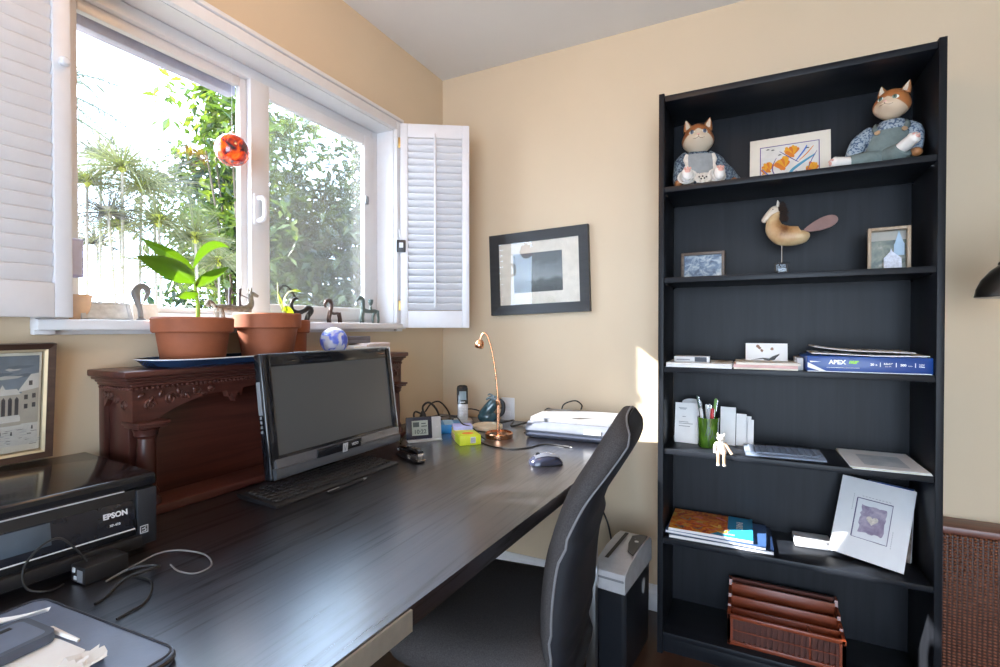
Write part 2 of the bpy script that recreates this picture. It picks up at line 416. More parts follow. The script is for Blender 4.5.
# ------------------------------------------------------------------ desk
DZ = .745
desk = thing('desk', 'long black-brown wooden desk under the window with a brushed steel plate on its edge', 'desk', (.48, -1.05, 0))
poly = [(.004, -.03), (.964, -.03), (.966, -.80), (.908, -2.06), (.004, -2.06)]
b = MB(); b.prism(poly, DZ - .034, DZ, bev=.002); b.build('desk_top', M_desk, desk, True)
b = MB()
poly2 = [(.05, -.09), (.94, -.09), (.852, -2.0), (.05, -2.0)]
def edge_x(y): return .966 + (y + .80) * (.058 / 1.26)
for p, q in (((.06, -.10), (.06, -1.99)), ((.88, -.10), (.83, -1.99))):
    d = Vector((q[0] - p[0], q[1] - p[1], 0)).normalized(); n = Vector((-d.y, d.x, 0)) * .013
    a4 = [(p[0] + n.x, p[1] + n.y), (q[0] + n.x, q[1] + n.y), (q[0] - n.x, q[1] - n.y), (p[0] - n.x, p[1] - n.y)]
    b.prism(a4, DZ - .065, DZ - .034)
b.build('under_rail', M_steel, desk, True)
for x, y in ((.940, -.535), (.875, -1.68), (.06, -.535), (.06, -1.9)):
    MB().box((x - .016, y - .016, .004), (x + .016, y + .016, DZ - .034), .003).box((x - .02, y - .02, 0), (x + .02, y + .02, .006), .002).build('leg', M_steel, desk, True)
y0, y1 = -1.90, -1.515                                     # steel plate let into the front edge
b = MB(); b.prism([(edge_x(y0), y0), (edge_x(y1), y1), (edge_x(y1) + .004, y1), (edge_x(y0) + .004, y0)], DZ - .038, DZ - .004, bev=.001)
o = b.build('edge_plate', M_plate, desk, True); o['label'] = 'brushed steel plate on the desk edge'

# ------------------------------------------------------------------ carved console on the desk
cx0, cx1, cy0, cy1, CT = .012, .147, -1.508, -.530, 1.082
con = thing('carved_console', 'low carved mahogany console with a round column standing on the desk under the window', 'console', (.1, (cy0 + cy1) / 2, DZ))
def slab(b, x1, y0, y1, z0, z1, bev=.003): b.box((.003, y0, z0), (x1, y1, z1), bev)
b = MB()
for e, z0, z1 in ((.031, CT - .016, CT), (.022, CT - .024, CT - .016), (.012, CT - .031, CT - .024), (.006, CT - .038, CT - .031)):
    slab(b, cx1 + e * .62, cy0 - e * .8, cy1 + e * .8, z0, z1, .004)
b.build('cornice', M_mahog, con, True)
b = MB(); y = cy0 - .004
while y < cy1 + .006:                                      # bead moulding
    b.ball((cx1 + .004, y, CT - .042), .0042, 8); y += .0115
x = .02
while x < cx1 + .004: b.ball((x, cy0 - .004, CT - .042), .0042, 8); x += .0115
b.build('bead_moulding', M_mahog, con, True)
b = MB()
b.box((cx0, cy0 + .031, DZ), (.029, cy1 - .031, CT - .036), .002)                         # back panel
b.box((.003, cy0 + .012, DZ), (.108, cy0 + .030, CT - .036), .002); b.box((.003, cy1 - .030, DZ), (.108, cy1 - .012, CT - .036), .002)
b.box((.0035, cy0, DZ), (.026, cy0 + .0118, CT - .0365), .001); b.box((.0035, cy1 - .0118, DZ), (.026, cy1, CT - .0365), .001)
b.build('back_and_sides', M_mahog_z, con, True)
b = MB(); b.box((.030, cy0 + .031, DZ + .02), (.085, cy1 - .031, CT - .046), .002); b.build('front_panel', M_mahog, con, True)
b = MB(); b.box((.003, cy0 - .004, DZ + .0005), (cx1 + .034, cy1 + .004, DZ + .022), .004); b.build('plinth', M_mahog, con, True)
# carved apron: flat arches running from capital to pendant
def apron(b, y0, y1, x0, x1, zt, zcap, zmid, pend):
    pts = [(y0, zt), (y0, zcap)]; w = .052
    n = 12
    def s(t): return 3 * t * t - 2 * t ** 3
    mid = (y0 + y1) / 2
    pts.append((y0 + w, zcap))
    for i in range(1, n + 1):
        t = i / n; pts.append((y0 + w + (.165) * t, zcap + (zmid - zcap) * (math.sin(t * PI / 2) ** .8)))
    yl = y0 + w + .165
    if pend:
        pts += [(yl + .012, zmid + .002), (yl + .018, zmid - .016), (yl + .026, zmid - .006), (yl + .036, zmid - .030), (yl + .046, zmid - .006), (yl + .054, zmid - .016), (yl + .060, zmid + .006), (mid, zmid + .016)]
    else: pts.append((mid, zmid + .012))
    half = pts
    other = [(y1 - (p[0] - y0), p[1]) for p in half][::-1]
    return half + other
poly = apron(None, cy0 + .002, cy1 - .002, 0, 0, CT - .036, .962, 1.010, True)
b = MB(); b.prism([(p[0], p[1]) for p in poly], 0, .022, M=Matrix(((0, 0, 1, cx1 - .024), (1, 0, 0, 0), (0, 1, 0, 0), (0, 0, 0, 1))), bev=.002)
b.build('carved_apron', M_mahog, con, True)
def scroll(b, y, z, s, fl=1, x=cx1 - .001, axis='y'):
    pts = []
    for i in range(26):
        a = i / 25 * 3.6 * PI; r = s * (1 - i / 30); u = fl * r * math.cos(a); v = r * math.sin(a)
        pts.append((x, y + u, z + v) if axis == 'y' else (y + u, x, z + v))
    b.tube(pts, [.0032, .0026, .0016], 6)
for yb, f in ((cy0, 1), (cy1, -1)):
    b = MB()                                               # scrolls and leaves in relief on the apron
    for dy, dz, s in ((.038, .998, .014), (.085, 1.008, .015), (.118, 1.014, .011), (.150, 1.020, .010), (.186, 1.021, .0085)):
        scroll(b, yb + f * dy, dz, s, f)
    for k in range(9):
        b.ball((cx1, yb + f * (.02 + .021 * k), 1.024 - .012 * (k % 2)), (.004, .009, .005), 8, rot=(30 * f + 20 * k, 0, 0))
    b.build('carving', M_mahog, con, True)
# side bracket over the end of the console
for yy, f in ((cy0, 1), (cy1, -1)):
    pts = [(.027, CT - .036), (.027, .992), (.045, 1.012), (.065, 1.010), (.085, .998), (.100, .98), (.110, .962), (cx1, .962), (cx1, CT - .036)]
    b = MB(); b.prism(pts, 0, .0115, M=Matrix(((1, 0, 0, 0), (0, 0, -1 if f < 0 else 1, yy + .0003 * f), (0, 1, 0, 0), (0, 0, 0, 1))), bev=.002)
    for xx, zz, s in ((.035, 1.020, .008), (.058, 1.020, .009), (.084, 1.012, .010), (.115, 1.0, .013)):
        scroll(b, xx, zz, s, 1, yy - .001 * f, 'x')
    b.build('side_bracket', M_mahog, con, True)
for yy in (cy0 + .032, cy1 - .032):
    b = MB(); c = (cx1 - .006, yy, 0)
    b.lathe([(.030, DZ + .020), (.030, DZ + .034), (.024, DZ + .042), (.0255, DZ + .05), (.0195, DZ + .062), (.0205, DZ + .11), (.0185, .90), (.0175, .922), (.024, .930), (.024, .936), (.0275, .944), (.022, .95)], 28, M=Mx(c))
    b.box((c[0] - .030, yy - .032, .948), (c[0] + .032, yy + .032, .955), .002); b.box((c[0] - .034, yy - .036, .955), (c[0] + .036, yy + .036, .963), .002)
    b.build('column', M_mahog_z, con, True)

# ------------------------------------------------------------------ all-in-one computer
m, nt, bs = base_mat('dark_screen_glass'); bs.inputs['Base Color'].default_value = (.055, .06, .063, 1); bs.inputs['Roughness'].default_value = .38
bs.inputs['Specular IOR Level'].default_value = .9
M_scr = m
MW, MH, TL = .505, .327, 7.5
pc = thing('desktop_computer', 'black all-in-one computer with a wide dark screen standing over the desk keyboard', 'computer', (.255, -1.035, DZ + .0005), 0)
T = Mx((.333 - .255, 0, .790 - DZ), (0, -TL, 0))           # local frame: x front, y right, z up the screen
b = MB().at(T); b.box((-.030, -MW / 2, 0), (0, MW / 2, MH), .008, seg=3); b.build('housing', M_blackg, pc)
b = MB().at(T); ring(b, -MW / 2 + .004, MW / 2 - .004, .050, MH - .004, -.002, .0045, .022, .022, .032, .012, .002); b.build('bezel', M_blackg, pc)
b = MB().at(T); b.box((-.001, -MW / 2 + .025, .058), (.0015, MW / 2 - .025, MH - .034)); b.build('screen', M_scr, pc)
b = MB().at(T)
prof = [(0, .002), (.012, .006), (.015, .020), (.012, .030), (.0, .032)]
b.loft([[Vector((x, y, z)) for x, z in prof] for y in (-MW / 2 + .006, MW / 2 - .006)]); b.build('lower_lip', mat('slate_plastic', (.060, .066, .075), .32), pc)
b = MB().at(T); b.loft([[Vector((x, y, z)) for x, z in ((0, .030), (.011, .031), (.006, .054), (0, .055))] for y in (-MW / 2 + .012, MW / 2 - .006)])
ch = b.build('chin', mat('satin_grey', (.20, .205, .225), .25, .6), pc)
TT = T @ Matrix(((0, 0, 1, .0075), (1, 0, 0, 0), (0, 1, 0, 0), (0, 0, 0, 1))) @ Mx(rot=(12, 0, 0))
b = MB(); b.box((-.115, .030, -.003), (.055, .0535, .0028), .001, M=TT); b.build('logo_plate', M_blackg, ch)
b = MB(); b.text('VIZIO', .0105, TT @ Mx((.028, .042, .0031)), bold=.0003); b.build('lettering', M_silver, ch)
b = MB(); b.box((-.022, .026, .0030), (-.002, .052, .0036), .0006, M=TT)
st = b.build('sticker', M_silver, ch)
b = MB(); b.flat([(-.019, .047), (-.0165, .047), (-.013, .034), (-.0095, .047), (-.007, .047), (-.0115, .030), (-.0145, .030)], .0038, M=TT); b.build('sticker_mark', M_grey, ch)
b = MB().at(T); b.box((-.055, -.17, .06), (-.028, .17, .27), .012); b.build('back_cover', M_black, pc)
b = MB().at(T); b.box((-.0005, MW / 2 - .001, .0), (.004, MW / 2 + .0025, MH), .0015); b.build('side_trim', M_silver, pc)
b = MB().at(T); b.box((-.024, -MW / 2 - .0012, .17), (-.010, -MW / 2 + .001, .255), .001)
for k in range(4): b.box((-.020, -MW / 2 - .0018, .16 - .012 * k), (-.014, -MW / 2 + .001, .167 - .012 * k), .0005)
b.build('side_ports', M_grey, pc)
b = MB()
b.loft([[Vector((x, y, z)) for x, y in ((-.034, -.06), (-.014, -.06), (-.014, .06), (-.034, .06))] for x0, z in ((0, .004), (0, .09))])
b.box((-.060, -.13, 0), (-.012, .13, .006), .002)
b.build('stand', M_blackg, pc)

# keyboard under it
kb = thing('keyboard', 'black keyboard lying on the desk partly under the computer screen', 'keyboard', (.326, -1.100, DZ + .0005), -1.5)
def keyboard(root, w, d, mb, mk, hi=.016, lo=.008):
    b = MB(); b.loft([[Vector((x, y, z)) for x, z in ((-d / 2, .006), (-d / 2, hi), (d / 2 - .004, lo), (d / 2, lo - .003), (d / 2, 0), (-d / 2 + .02, .003))] for y in (-w / 2, w / 2)])
    b.box((-d / 2 + .004, -w / 2 + .02, 0), (-d / 2 + .016, -w / 2 + .05, .008), .001); b.box((-d / 2 + .004, w / 2 - .05, 0), (-d / 2 + .016, w / 2 - .02, .008), .001)
    b.build('keyboard_base', mb, root)
    b = MB(); rows = 6; pitch = (d - .03) / rows; cols = int((w - .02) / .0195)
    for r in range(rows):
        x = -d / 2 + .014 + (r + .5) * pitch; z = hi + (lo - hi) * (x + d / 2) / d
        y = -w / 2 + .012; c = 0
        while y < w / 2 - .022:
            kw = .0175
            if r == rows - 1 and abs(y + .06) < .02: kw = .105
            if not (r == 0 and c % 5 == 1) and not (.16 < (y + w / 2) / w * 1.0 < 0):
                b.box((x - pitch * .43, y, z - .001), (x + pitch * .43, min(y + kw, w / 2 - .01), z + .0055), .0018, seg=1)
            y += kw + .002; c += 1
    b.build('keys', mk, root)
keyboard(kb, .445, .150, M_black, mat('key_black', (.016, .016, .018), .5))
pen = thing('pen', 'thin dark pen lying on the desk in front of the black keyboard', 'pen', (.424, -1.115, DZ + .0045), 0)
MB().tube([(0, -.075, 0), (0, .055, 0)], .004, 10).build('barrel', M_black, pen)
MB().tube([(0, .055, 0), (0, .064, 0), (0, .072, 0)], [.004, .0028, .0008], 10).build('tip', M_silver, pen)
MB().box((-.001, -.075, .0035), (.001, -.035, .0055), .0006).build('clip', M_silver, pen)

# ------------------------------------------------------------------ printer (front along local y, looking +x)
pr = thing('printer', 'wide black inkjet printer with a small screen at the left end of the desk', 'printer', (.352, -1.568, DZ + .0005), -4.0)
pr.scale = (1, 1, 1.05)
PW, PD = .40, .325                                          # local: front plane x=0, right end y=0
b = MB(); b.box((-PD, -PW, .012), (-.004, -.0, .118), .006); b.box((-PD + .01, -PW + .012, 0), (-.02, -.012, .014)); b.build('printer_body', M_black, pr)
b = MB(); b.box((-PD, -PW - .001, .118), (-.002, .001, .141), .006, seg=3); b.build('scanner_lid', M_blackg, pr)
b = MB(); b.box((-.0025, -PW + .01, .1175), (-.0008, -.055, .1195)); b.build('lid_line', M_silver, pr)
Tf = Mx((-.002, 0, .030), (0, -10, 0))                      # tilted fascia
b = MB().at(Tf); b.box((-.020, -PW + .02, .014), (.010, -.038, .080), .003); fa = b.build('control_panel', mat('fascia_blue_black', (.011, .013, .020), .2), pr)
b = MB().at(Tf); b.box((.010, -PW + .165, .030), (.0108, -PW + .236, .066), .0003); b.build('display', mat('display_glass', (.055, .075, .10), .15), fa)
b = MB().at(Tf); b.box((.008, -PW + .02, .0155), (.0112, -.041, .0175)); b.build('chrome_line', M_lgrey, fa)
Tx = Tf @ Matrix(((0, 0, 1, .0103), (1, 0, 0, 0), (0, 1, 0, 0), (0, 0, 0, 1)))
b = MB(); b.text('EPSON', .0128, Tx @ Mx((-.070, .050, 0)), bold=.0005); b.text('XP-410', .0056, Tx @ Mx((-.072, .033, 0)), bold=.0001); b.build('lettering', M_lgrey, fa)
b = MB(); b.box((-.006, -PW + .03, .012), (.012, -.03, .034), .004); b.build('paper_tray', M_black, pr)
b = MB(); b.box((-.006, -.036, .012), (.002, -.001, .116), .003); b.build('side_cheek', mat('cheek_black', (.016, .019, .026), .3), pr)
Ts = Matrix(((0, 0, 1, .0021), (1, 0, 0, 0), (0, 1, 0, 0), (0, 0, 0, 1)))
b = MB(); b.box((-.031, .034, 0), (-.017, .048, .0004), M=Ts); stk = b.build('sticker', M_lgrey, pr)
b = MB(); b.box((-.0295, .0355, .0004), (-.0185, .0465, .0006), M=Ts); b.build('sticker_field', M_black, stk)
b = MB(); b.flat([(-.028, .037), (-.0205, .037), (-.0205, .0415), (-.0225, .0415), (-.0225, .0385), (-.028, .0385)], .0008, M=Ts)
b.flat([(-.028, .0415), (-.024, .0415), (-.020, .0450), (-.0225, .0450), (-.025, .0435), (-.028, .0435)], .0008, M=Ts); b.build('sticker_mark', M_lgrey, stk)

# usb hub / adapter block and loose leads
ad = thing('power_adapter', 'small black adapter block with a labelled end on the desk before the printer', 'adapter', (.3855, -1.680, DZ + .0005), 2)
MB().box((-.022, -.034, 0), (.022, .034, .030), .003).build('case', M_black, ad)
b = MB(); b.box((.000, -.0346, .004), (.016, -.0338, .024)); b.build('label_sticker', M_grey, ad)
b = MB(); b.box((-.014, -.0352, .018), (-.006, -.0342, .026)); b.box((-.010, -.0352, .006), (-.002, -.0342, .012)); b.build('label_mark', M_lgrey, ad)
def cable(name, label, pts, r=.0022, mtl=M_cable, cat='cable', group=None, plug=None):
    o = MB().tube(pts, r, 7, smooth=8).build(name, mtl, origin=pts[0]); tag(o, label, cat, group)
    return o
zc = DZ + .0027
cable('cable', 'dark cable arching up in front of the printer\'s control panel', [(.372, -1.728, zc), (.385, -1.752, zc + .003), (.372, -1.775, DZ + .018), (.366, -1.776, DZ + .05), (.372, -1.757, DZ + .078), (.380, -1.735, DZ + .085), (.384, -1.715, DZ + .060), (.386, -1.700, DZ + .0335)], .0018, group='loose leads by the printer')
cable('cable', 'thin grey lead making a long flat loop on the desk right of the adapter block', [(.425, -1.690, zc), (.418, -1.650, zc + .004), (.412, -1.600, zc + .008), (.430, -1.570, zc + .006), (.484, -1.556, zc + .003), (.530, -1.573, zc), (.534, -1.604, zc), (.500, -1.613, zc), (.470, -1.610, zc + .004)], .0016, M_lcable, group='loose leads by the printer')
cable('cable', 'black cable running from the adapter block to the leather case', [(.412, -1.660, zc), (.432, -1.640, zc + .006), (.455, -1.622, zc + .004), (.470, -1.640, zc + .010), (.466, -1.680, zc + .010), (.478, -1.712, zc), (.490, -1.735, zc)], .0024, group='loose leads by the printer')
cable('cable', 'black lead curving round to the long edge of the leather case', [(.445, -1.660, zc), (.490, -1.655, zc), (.530, -1.675, zc), (.556, -1.700, zc), (.562, -1.725, zc), (.566, -1.742, zc)], .0018, group='loose leads by the printer')
# ------------------------------------------------------------------ leather case, papers, slab at the lower left
M_leather = mat('blue_grey_leather', (.15, .185, .27), .36, var=.12, nscale=14, bmp=.12, bscale=260)
lc = thing('leather_case', 'blue-grey zipped leather case lying at the near left corner of the desk', 'case', (.60, -1.90, DZ + .0005), 3.5)
def rrect(x0, y0, x1, y1, r, n=6):
    pts = []
    for cx, cy, a0 in ((x1 - r, y1 - r, 0), (x0 + r, y1 - r, 90), (x0 + r, y0 + r, 180), (x1 - r, y0 + r, 270)):
        for i in range(n + 1):
            a = R(a0 + 90 * i / n); pts.append((cx + r * math.cos(a), cy + r * math.sin(a)))
    return pts
ol = rrect(-.175, -.14, .150, .140, .022)
MB().prism(ol, .001, .0135, bev=.004).build('case_body', M_leather, lc)
b = MB(); P = [Vector((x, y, .0145)) for x, y in rrect(-.172, -.137, .147, .137, .020)]; b.tube(P + [P[0]], .0016, 6); b.build('piping', mat('dark_piping', (.03, .035, .05), .45), lc)
b = MB(); P = [Vector((x, y, .007)) for x, y in ol]; b.tube(P + [P[0]], .0028, 6); b.build('zip', M_black, lc)
ztop = DZ + .0005 + .0165
g = 'papers on the leather case'
def sheet(name, label, pts, z, h=.0009, m=M_paper):
    c = Vector((sum(p[0] for p in pts) / len(pts), sum(p[1] for p in pts) / len(pts), z))
    o = MB().prism(pts, z, z + h).build(name, m, origin=c); tag(o, label, 'paper', g); return o
sheet('paper', 'flat white sheet under the dark slab, lowest on the leather case', [(.47, -2.0), (.50, -1.83), (.581, -1.815), (.636, -1.811), (.672, -1.845), (.66, -1.98)], ztop)
b = MB()
b.loft([[Vector((.440 + .065 * t, -1.845 + .048 * t + w * (1 - .75 * t), ztop + .0012 + .012 * t * t + .003 * math.sin(3 * w * 60))) for w in (-.03, -.018, -.006, .006)] for t in [k / 6 for k in range(7)]], cap=False, closed=False)
o = b.build('paper', M_paper, origin=(.47, -1.83, ztop)); tag(o, 'curled pointed white sheet left of the dark slab on the leather case', 'paper', g)
b = MB(); b.tube([(.548, -1.812, ztop + .0042), (.580, -1.811, ztop + .005), (.612, -1.808, ztop + .0042)], [.0038, .0032, .0022], 9)
o = b.build('rolled_paper', M_paper, origin=(.58, -1.811, ztop)); tag(o, 'thin rolled white paper right of the dark slab on the leather case', 'paper', g)
rr = random.Random(3); rings = []
for i in range(8):
    t = i / 7; rings.append([Vector((.650 + .036 * t + .008 * u, -1.806 - .050 * u + .004 * rr.uniform(-1, 1), ztop + .0020 + .013 * abs(math.sin(2.4 * PI * t + u * 3)) * (.35 + .65 * rr.random()))) for u in [k / 5 for k in range(6)]])
b = MB(); b.loft(rings, cap=False, closed=False)
o = b.build('torn_paper', M_paper, origin=(.67, -1.83, ztop), angle=25); tag(o, 'torn crumpled white paper near the leather case\'s front corner', 'paper', g)
ph = thing('external_drive', 'dark grey rounded slab lying on white papers at the photo\'s lower left corner', 'device', (.548, -1.905, ztop + .0025), 4)
MB().prism(rrect(-.040, -.085, .040, .085, .012), 0, .0125, bev=.0035).build('case', mat('slate_case', (.075, .09, .125), .3), ph)
MB().prism(rrect(-.032, -.076, .032, .077, .008), .0124, .0129).build('top_face', mat('slate_face', (.15, .18, .25), .32), ph)
MB().box((-.026, .040, .0128), (-.018, .062, .0133)).build('marking', M_black, ph)

# ------------------------------------------------------------------ corner clutter
ck = thing('weather_clock', 'silver and black desk clock with a grey display right of the computer', 'clock', (.294, -.575, DZ + .0005), -41)
# local: x front normal, y along width
ck.rotation_euler = (0, 0, R(-41.5))
TC = Mx((0, 0, 0), (0, -10, 0))
b = MB().at(TC); b.box((-.020, -.068, .004), (0, .068, .092), .005); b.build('clock_body', M_silver, ck)
b = MB().at(TC); b.box((-.001, -.070, .010), (.003, .030, .094), .003); b.build('dark_bezel', mat('navy_bezel', (.02, .022, .04), .2), ck)
b = MB().at(TC); b.box((.0028, -.048, .024), (.0036, .014, .080)); ds = b.build('display', mat('lcd', (.34, .38, .34), .3), ck)
TT = TC @ Matrix(((0, 0, 1, .0038), (1, 0, 0, 0), (0, 1, 0, 0), (0, 0, 0, 1)))
b = MB(); b.text('10:22', .022, TT @ Mx((-.017, .037, 0)), bold=.0004); b.rect(-.044, .056, -.020, .074, 0, M=TT); b.rect(-.012, .056, .010, .060, 0, M=TT); b.rect(-.012, .066, .006, .070, 0, M=TT); b.build('digits', mat('lcd_dark', (.05, .07, .07), .4), ds)
MB().box((-.035, -.066, 0), (.014, .066, .008), .003).build('base', M_silver, ck)
MB().box((-.0005, .045, .05), (.0008, .052, .056)).build('button', M_lgrey, ck)

sp = thing('stapler', 'black and chrome stapler lying on the desk before the weather clock', 'stapler', (.395, -.800, DZ + .0005), -25)
MB().box((-.075, -.017, 0), (.070, .017, .007), .003).build('base', M_black, sp)
MB().box((-.070, -.010, .014), (.066, .010, .022), .002, M=Mx((0, 0, 0), (0, -5, 0))).build('magazine', M_chrome, sp)
b = MB(); b.loft([[Vector((x, y * w, z + h * k)) for y, k in ((-1, 0), (-1, .6), (-.6, 1), (.6, 1), (1, .6), (1, 0))] for x, w, z, h in ((-.075, .012, .014, .012), (-.05, .015, .018, .014), (.01, .015, .024, .016), (.055, .014, .028, .014), (.070, .011, .029, .008))]); b.build('arm', M_blackg, sp)
MB().box((.062, -.012, .010), (.074, .012, .030), .002).box((.056, -.016, .006), (.078, .016, .009), .002).build('chrome_nose', M_chrome, sp)
b = MB(); b.tube([(.02, -.0185, .006), (.02, -.0185, .020), (.034, -.0185, .020), (.034, -.0185, .008), (.02, -.0185, .008)], .0018, 6); b.build('side_clip', M_chrome, sp)
b = MB(); b.tube([(-.06, -.018, .02), (-.06, .018, .02)], .004, 10); b.build('hinge_pin', M_chrome, sp)

# sticky note box
yb = thing('note_box', 'yellow-green card box with an orange oval on top in front of the copper lamp', 'box', (.452, -.520, DZ + .0005), 45)
b = MB(); b.box((-.040, -.043, 0), (.040, .043, .036), .001); b.build('carton', mat('acid_green_card', (.62, .68, .03), .45), yb)
b = MB(); b.lathe([(.0, 0), (.022, 0), (.022, .0004), (0, .0004)], 24, M=Mx((0, 0, .036)), sy=.8); b.build('oval_print', mat('orange_print', (.85, .20, .02), .5), yb)
b = MB(); b.box((.0, -.0436, .007), (.020, -.0428, .030)); ls_ = b.build('printed_panel', M_lgrey, yb)
b = MB()
for k in range(5): b.box((.002 + .0036 * k, -.0440, .010), (.0036 + .0036 * k, -.0434, .027))
b.build('printed_bars', M_grey, ls_)
g = 'paper note pads behind the yellow box'
def pad(name, label, loc, rz, sx, sy, h, col):
    o = MB().box((-sx / 2, -sy / 2, 0), (sx / 2, sy / 2, h), .0008).build(name, mat(name + str(len(bpy.data.materials)), col, .7, bmp=.2, stretch=(1, 1, 30))); o.location = loc; o.rotation_euler = (0, 0, R(rz)); tag(o, label, 'note pad', g); return o
pad('note_pad', 'tan paper note pad lowest in the stack behind the yellow box', (.385, -.450, DZ + .0005), 40, .076, .085, .018, (.60, .42, .25))
pad('note_pad', 'yellow paper note pad sitting between the tan and lavender pads', (.388, -.452, DZ + .0190), 44, .072, .076, .018, (.80, .70, .18))
pad('note_pad', 'lavender paper note pad topmost of the stack behind the yellow box', (.385, -.448, DZ + .0375), 38, .076, .080, .012, (.45, .47, .80))
bb = thing('blue_packet', 'bright blue flat packet behind the weather clock and note pads', 'packet', (.270, -.370, DZ + .0005), 38)
MB().box((-.05, -.055, 0), (.05, .055, .036), .002).build('packet_body', mat('bright_blue_card', (.02, .25, .62), .4), bb)
MB().box((-.02, -.055, .036), (.02, .055, .0364)).build('packet_band', mat('pale_blue_print', (.35, .60, .80), .4), bb)

# cordless phone on its cradle
hp = thing('cordless_phone', 'silver and black cordless phone standing upright in its cradle in the corner', 'phone', (.252, -.222, DZ + .0005), -53)
b = MB(); b.prism(rrect(-.045, -.040, .045, .040, .018), 0, .022, bev=.006); b.build('cradle', M_silver, hp)
TP = Mx((.0, 0, .016), (0, -9, 0))
def slabz(b, prof, hw, T):                                 # (x_front, x_back, half width, z)
    b.loft([[T @ Vector(p) for p in ((xb, -w * .7, z), (xb, w * .7, z), ((xb + xf) / 2, w, z), (xf - .003, w * .93, z), (xf, w * .6, z), (xf, -w * .6, z), (xf - .003, -w * .93, z), ((xb + xf) / 2, -w, z))] for xf, xb, w, z in prof])
b = MB(); slabz(b, [(.010, -.008, .020, 0), (.013, -.012, .0235, .01), (.012, -.012, .0245, .074)], 0, TP); hs = b.build('handset', M_silver, hp)
b = MB(); slabz(b, [(.012, -.012, .0245, .074), (.013, -.012, .025, .10), (.012, -.011, .0255, .145), (.008, -.006, .022, .157), (.004, -.002, .012, .161)], 0, TP); b.build('handset_top', M_blackg, hp)
b = MB().at(TP); b.box((.0125, -.016, .092), (.0142, .016, .132), .0006); b.build('screen', mat('phone_lcd', (.20, .27, .30), .25), hp)
b = MB().at(TP)
for r in range(4):
    for c in range(3): b.box((.012, -.017 + .0122 * c, .018 + .0125 * r), (.0145, -.0075 + .0122 * c, .027 + .0125 * r), .001)
b.build('keypad', M_lgrey, hp)
b = MB().at(TP); b.box((.0125, -.010, .080), (.0142, .010, .086), .0005); b.build('nav_key', M_silver, hp)

# plugs and leads behind the clock
pg = thing('power_plug', 'black power plug standing among looping cables behind the clock', 'plug', (.150, -.385, DZ + .0005), -35)
b = MB(); b.lathe([(.030, 0), (.032, .012), (.026, .034), (.015, .055), (.010, .072), (.006, .078)], 16, sx=.8); b.build('plug_body', M_black, pg)
b = MB(); b.box((-.022, -.05, 0), (.022, -.018, .034), .004); b.build('adapter_body', M_black, pg)
b = MB(); b.tube([(0, 0, .076), (.004, .0, .10), (.02, .02, .115), (.03, .05, .085), (.02, .08, .02), (.0, .10, .004)], .0045, 8, smooth=6); b.build('lead', M_cable, pg)
G = 'black cables in the desk corner'
cable('cable', 'black cable rising from behind the computer to the plug by the wall', [(.215, -.475, zc + .002), (.18, -.465, DZ + .03), (.150, -.45, DZ + .065), (.140, -.425, DZ + .080), (.148, -.397, DZ + .068)], .004, group=G)
cable('cable', 'black cable looping from the plug past the phone\'s left side', [(.158, -.378, DZ + .075), (.165, -.345, DZ + .105), (.185, -.31, DZ + .11), (.20, -.27, DZ + .07), (.17, -.20, DZ + .02), (.13, -.15, zc + .001)], .0035, group=G)
cable('cable', 'thin black cable draped from the plug over the blue packet and pads', [(.17, -.40, DZ + .045), (.24, -.42, DZ + .065), (.32, -.40, DZ + .070), (.385, -.445, DZ + .053), (.435, -.455, DZ + .045), (.475, -.463, DZ + .018), (.49, -.45, zc)], .0026, group=G)
cable('cable', 'black cable behind the phone running down to the outlet side', [(.16, -.16, zc + .001), (.21, -.13, DZ + .05), (.26, -.11, DZ + .05), (.31, -.10, DZ + .03), (.335, -.07, DZ + .055), (.355, -.035, DZ + .055)], .003, group=G)
cable('cable', 'tangled black cable lying behind the copper lamp by the wall', [(.30, -.15, zc), (.36, -.08, DZ + .010), (.40, -.15, DZ + .008), (.44, -.085, DZ + .012), (.47, -.17, zc), (.52, -.10, DZ + .012), (.56, -.16, zc), (.59, -.08, DZ + .02)], .004, group=G)
cable('cable', 'thin black cable lying left of the computer clock by the wall', [(.245, -.66, zc + .001), (.225, -.62, DZ + .012), (.215, -.57, DZ + .026), (.225, -.53, DZ + .010), (.235, -.49, DZ + .030), (.200, -.435, DZ + .048)], .0032, group=G)

# dish, figurine, outlet
ds_ = thing('shallow_dish', 'shallow beige dish on the desk behind the copper lamp base', 'dish', (.395, -.255, DZ + .0005))
MB().lathe([(0, 0), (.060, 0), (.066, .004), (.066, .016), (.062, .018), (.058, .012), (0, .010)], 32).build('dish_body', mat('beige_ceramic', (.66, .56, .40), .4), ds_)
M_teal = mat('teal_glaze', (.035, .085, .105), .15, var=.35, nscale=22, coat=.5)
fg = thing('teal_figurine', 'dark teal glazed figurine leaning to the left behind the copper lamp stem', 'figurine', (.345, -.150, DZ + .0005), 26.7)
b = MB(); b.ball((-.006, 0, .030), (.045, .03, .030), 20); b.tube([(-.025, 0, .035), (.0, 0, .065), (.022, 0, .092), (.030, 0, .110)], [.026, .028, .026, .018], 16, smooth=4); b.build('figurine_body', M_teal, fg)
b = MB(); b.ball((.030, 0, .112), (.018, .016, .014), 16); b.tube([(.022, 0, .116), (.004, 0, .118), (-.012, 0, .108)], [.010, .007, .003], 10, smooth=3); b.tube([(.024, .0, .122), (.006, 0, .134), (-.004, 0, .128)], [.006, .004, .002], 8, smooth=3); b.build('figurine_head', mat('teal_silver', (.20, .25, .27), .25, .3), fg)
b = MB(); b.tube([(.046, 0, .110), (.066, 0, .090), (.064, 0, .050), (.044, 0, .030)], [.008, .010, .009, .006], 10, smooth=5, flat=.6); b.build('figurine_tail', M_black, fg)
ot = struct(thing('trim_2', None, None, (.372, 0, .79)))
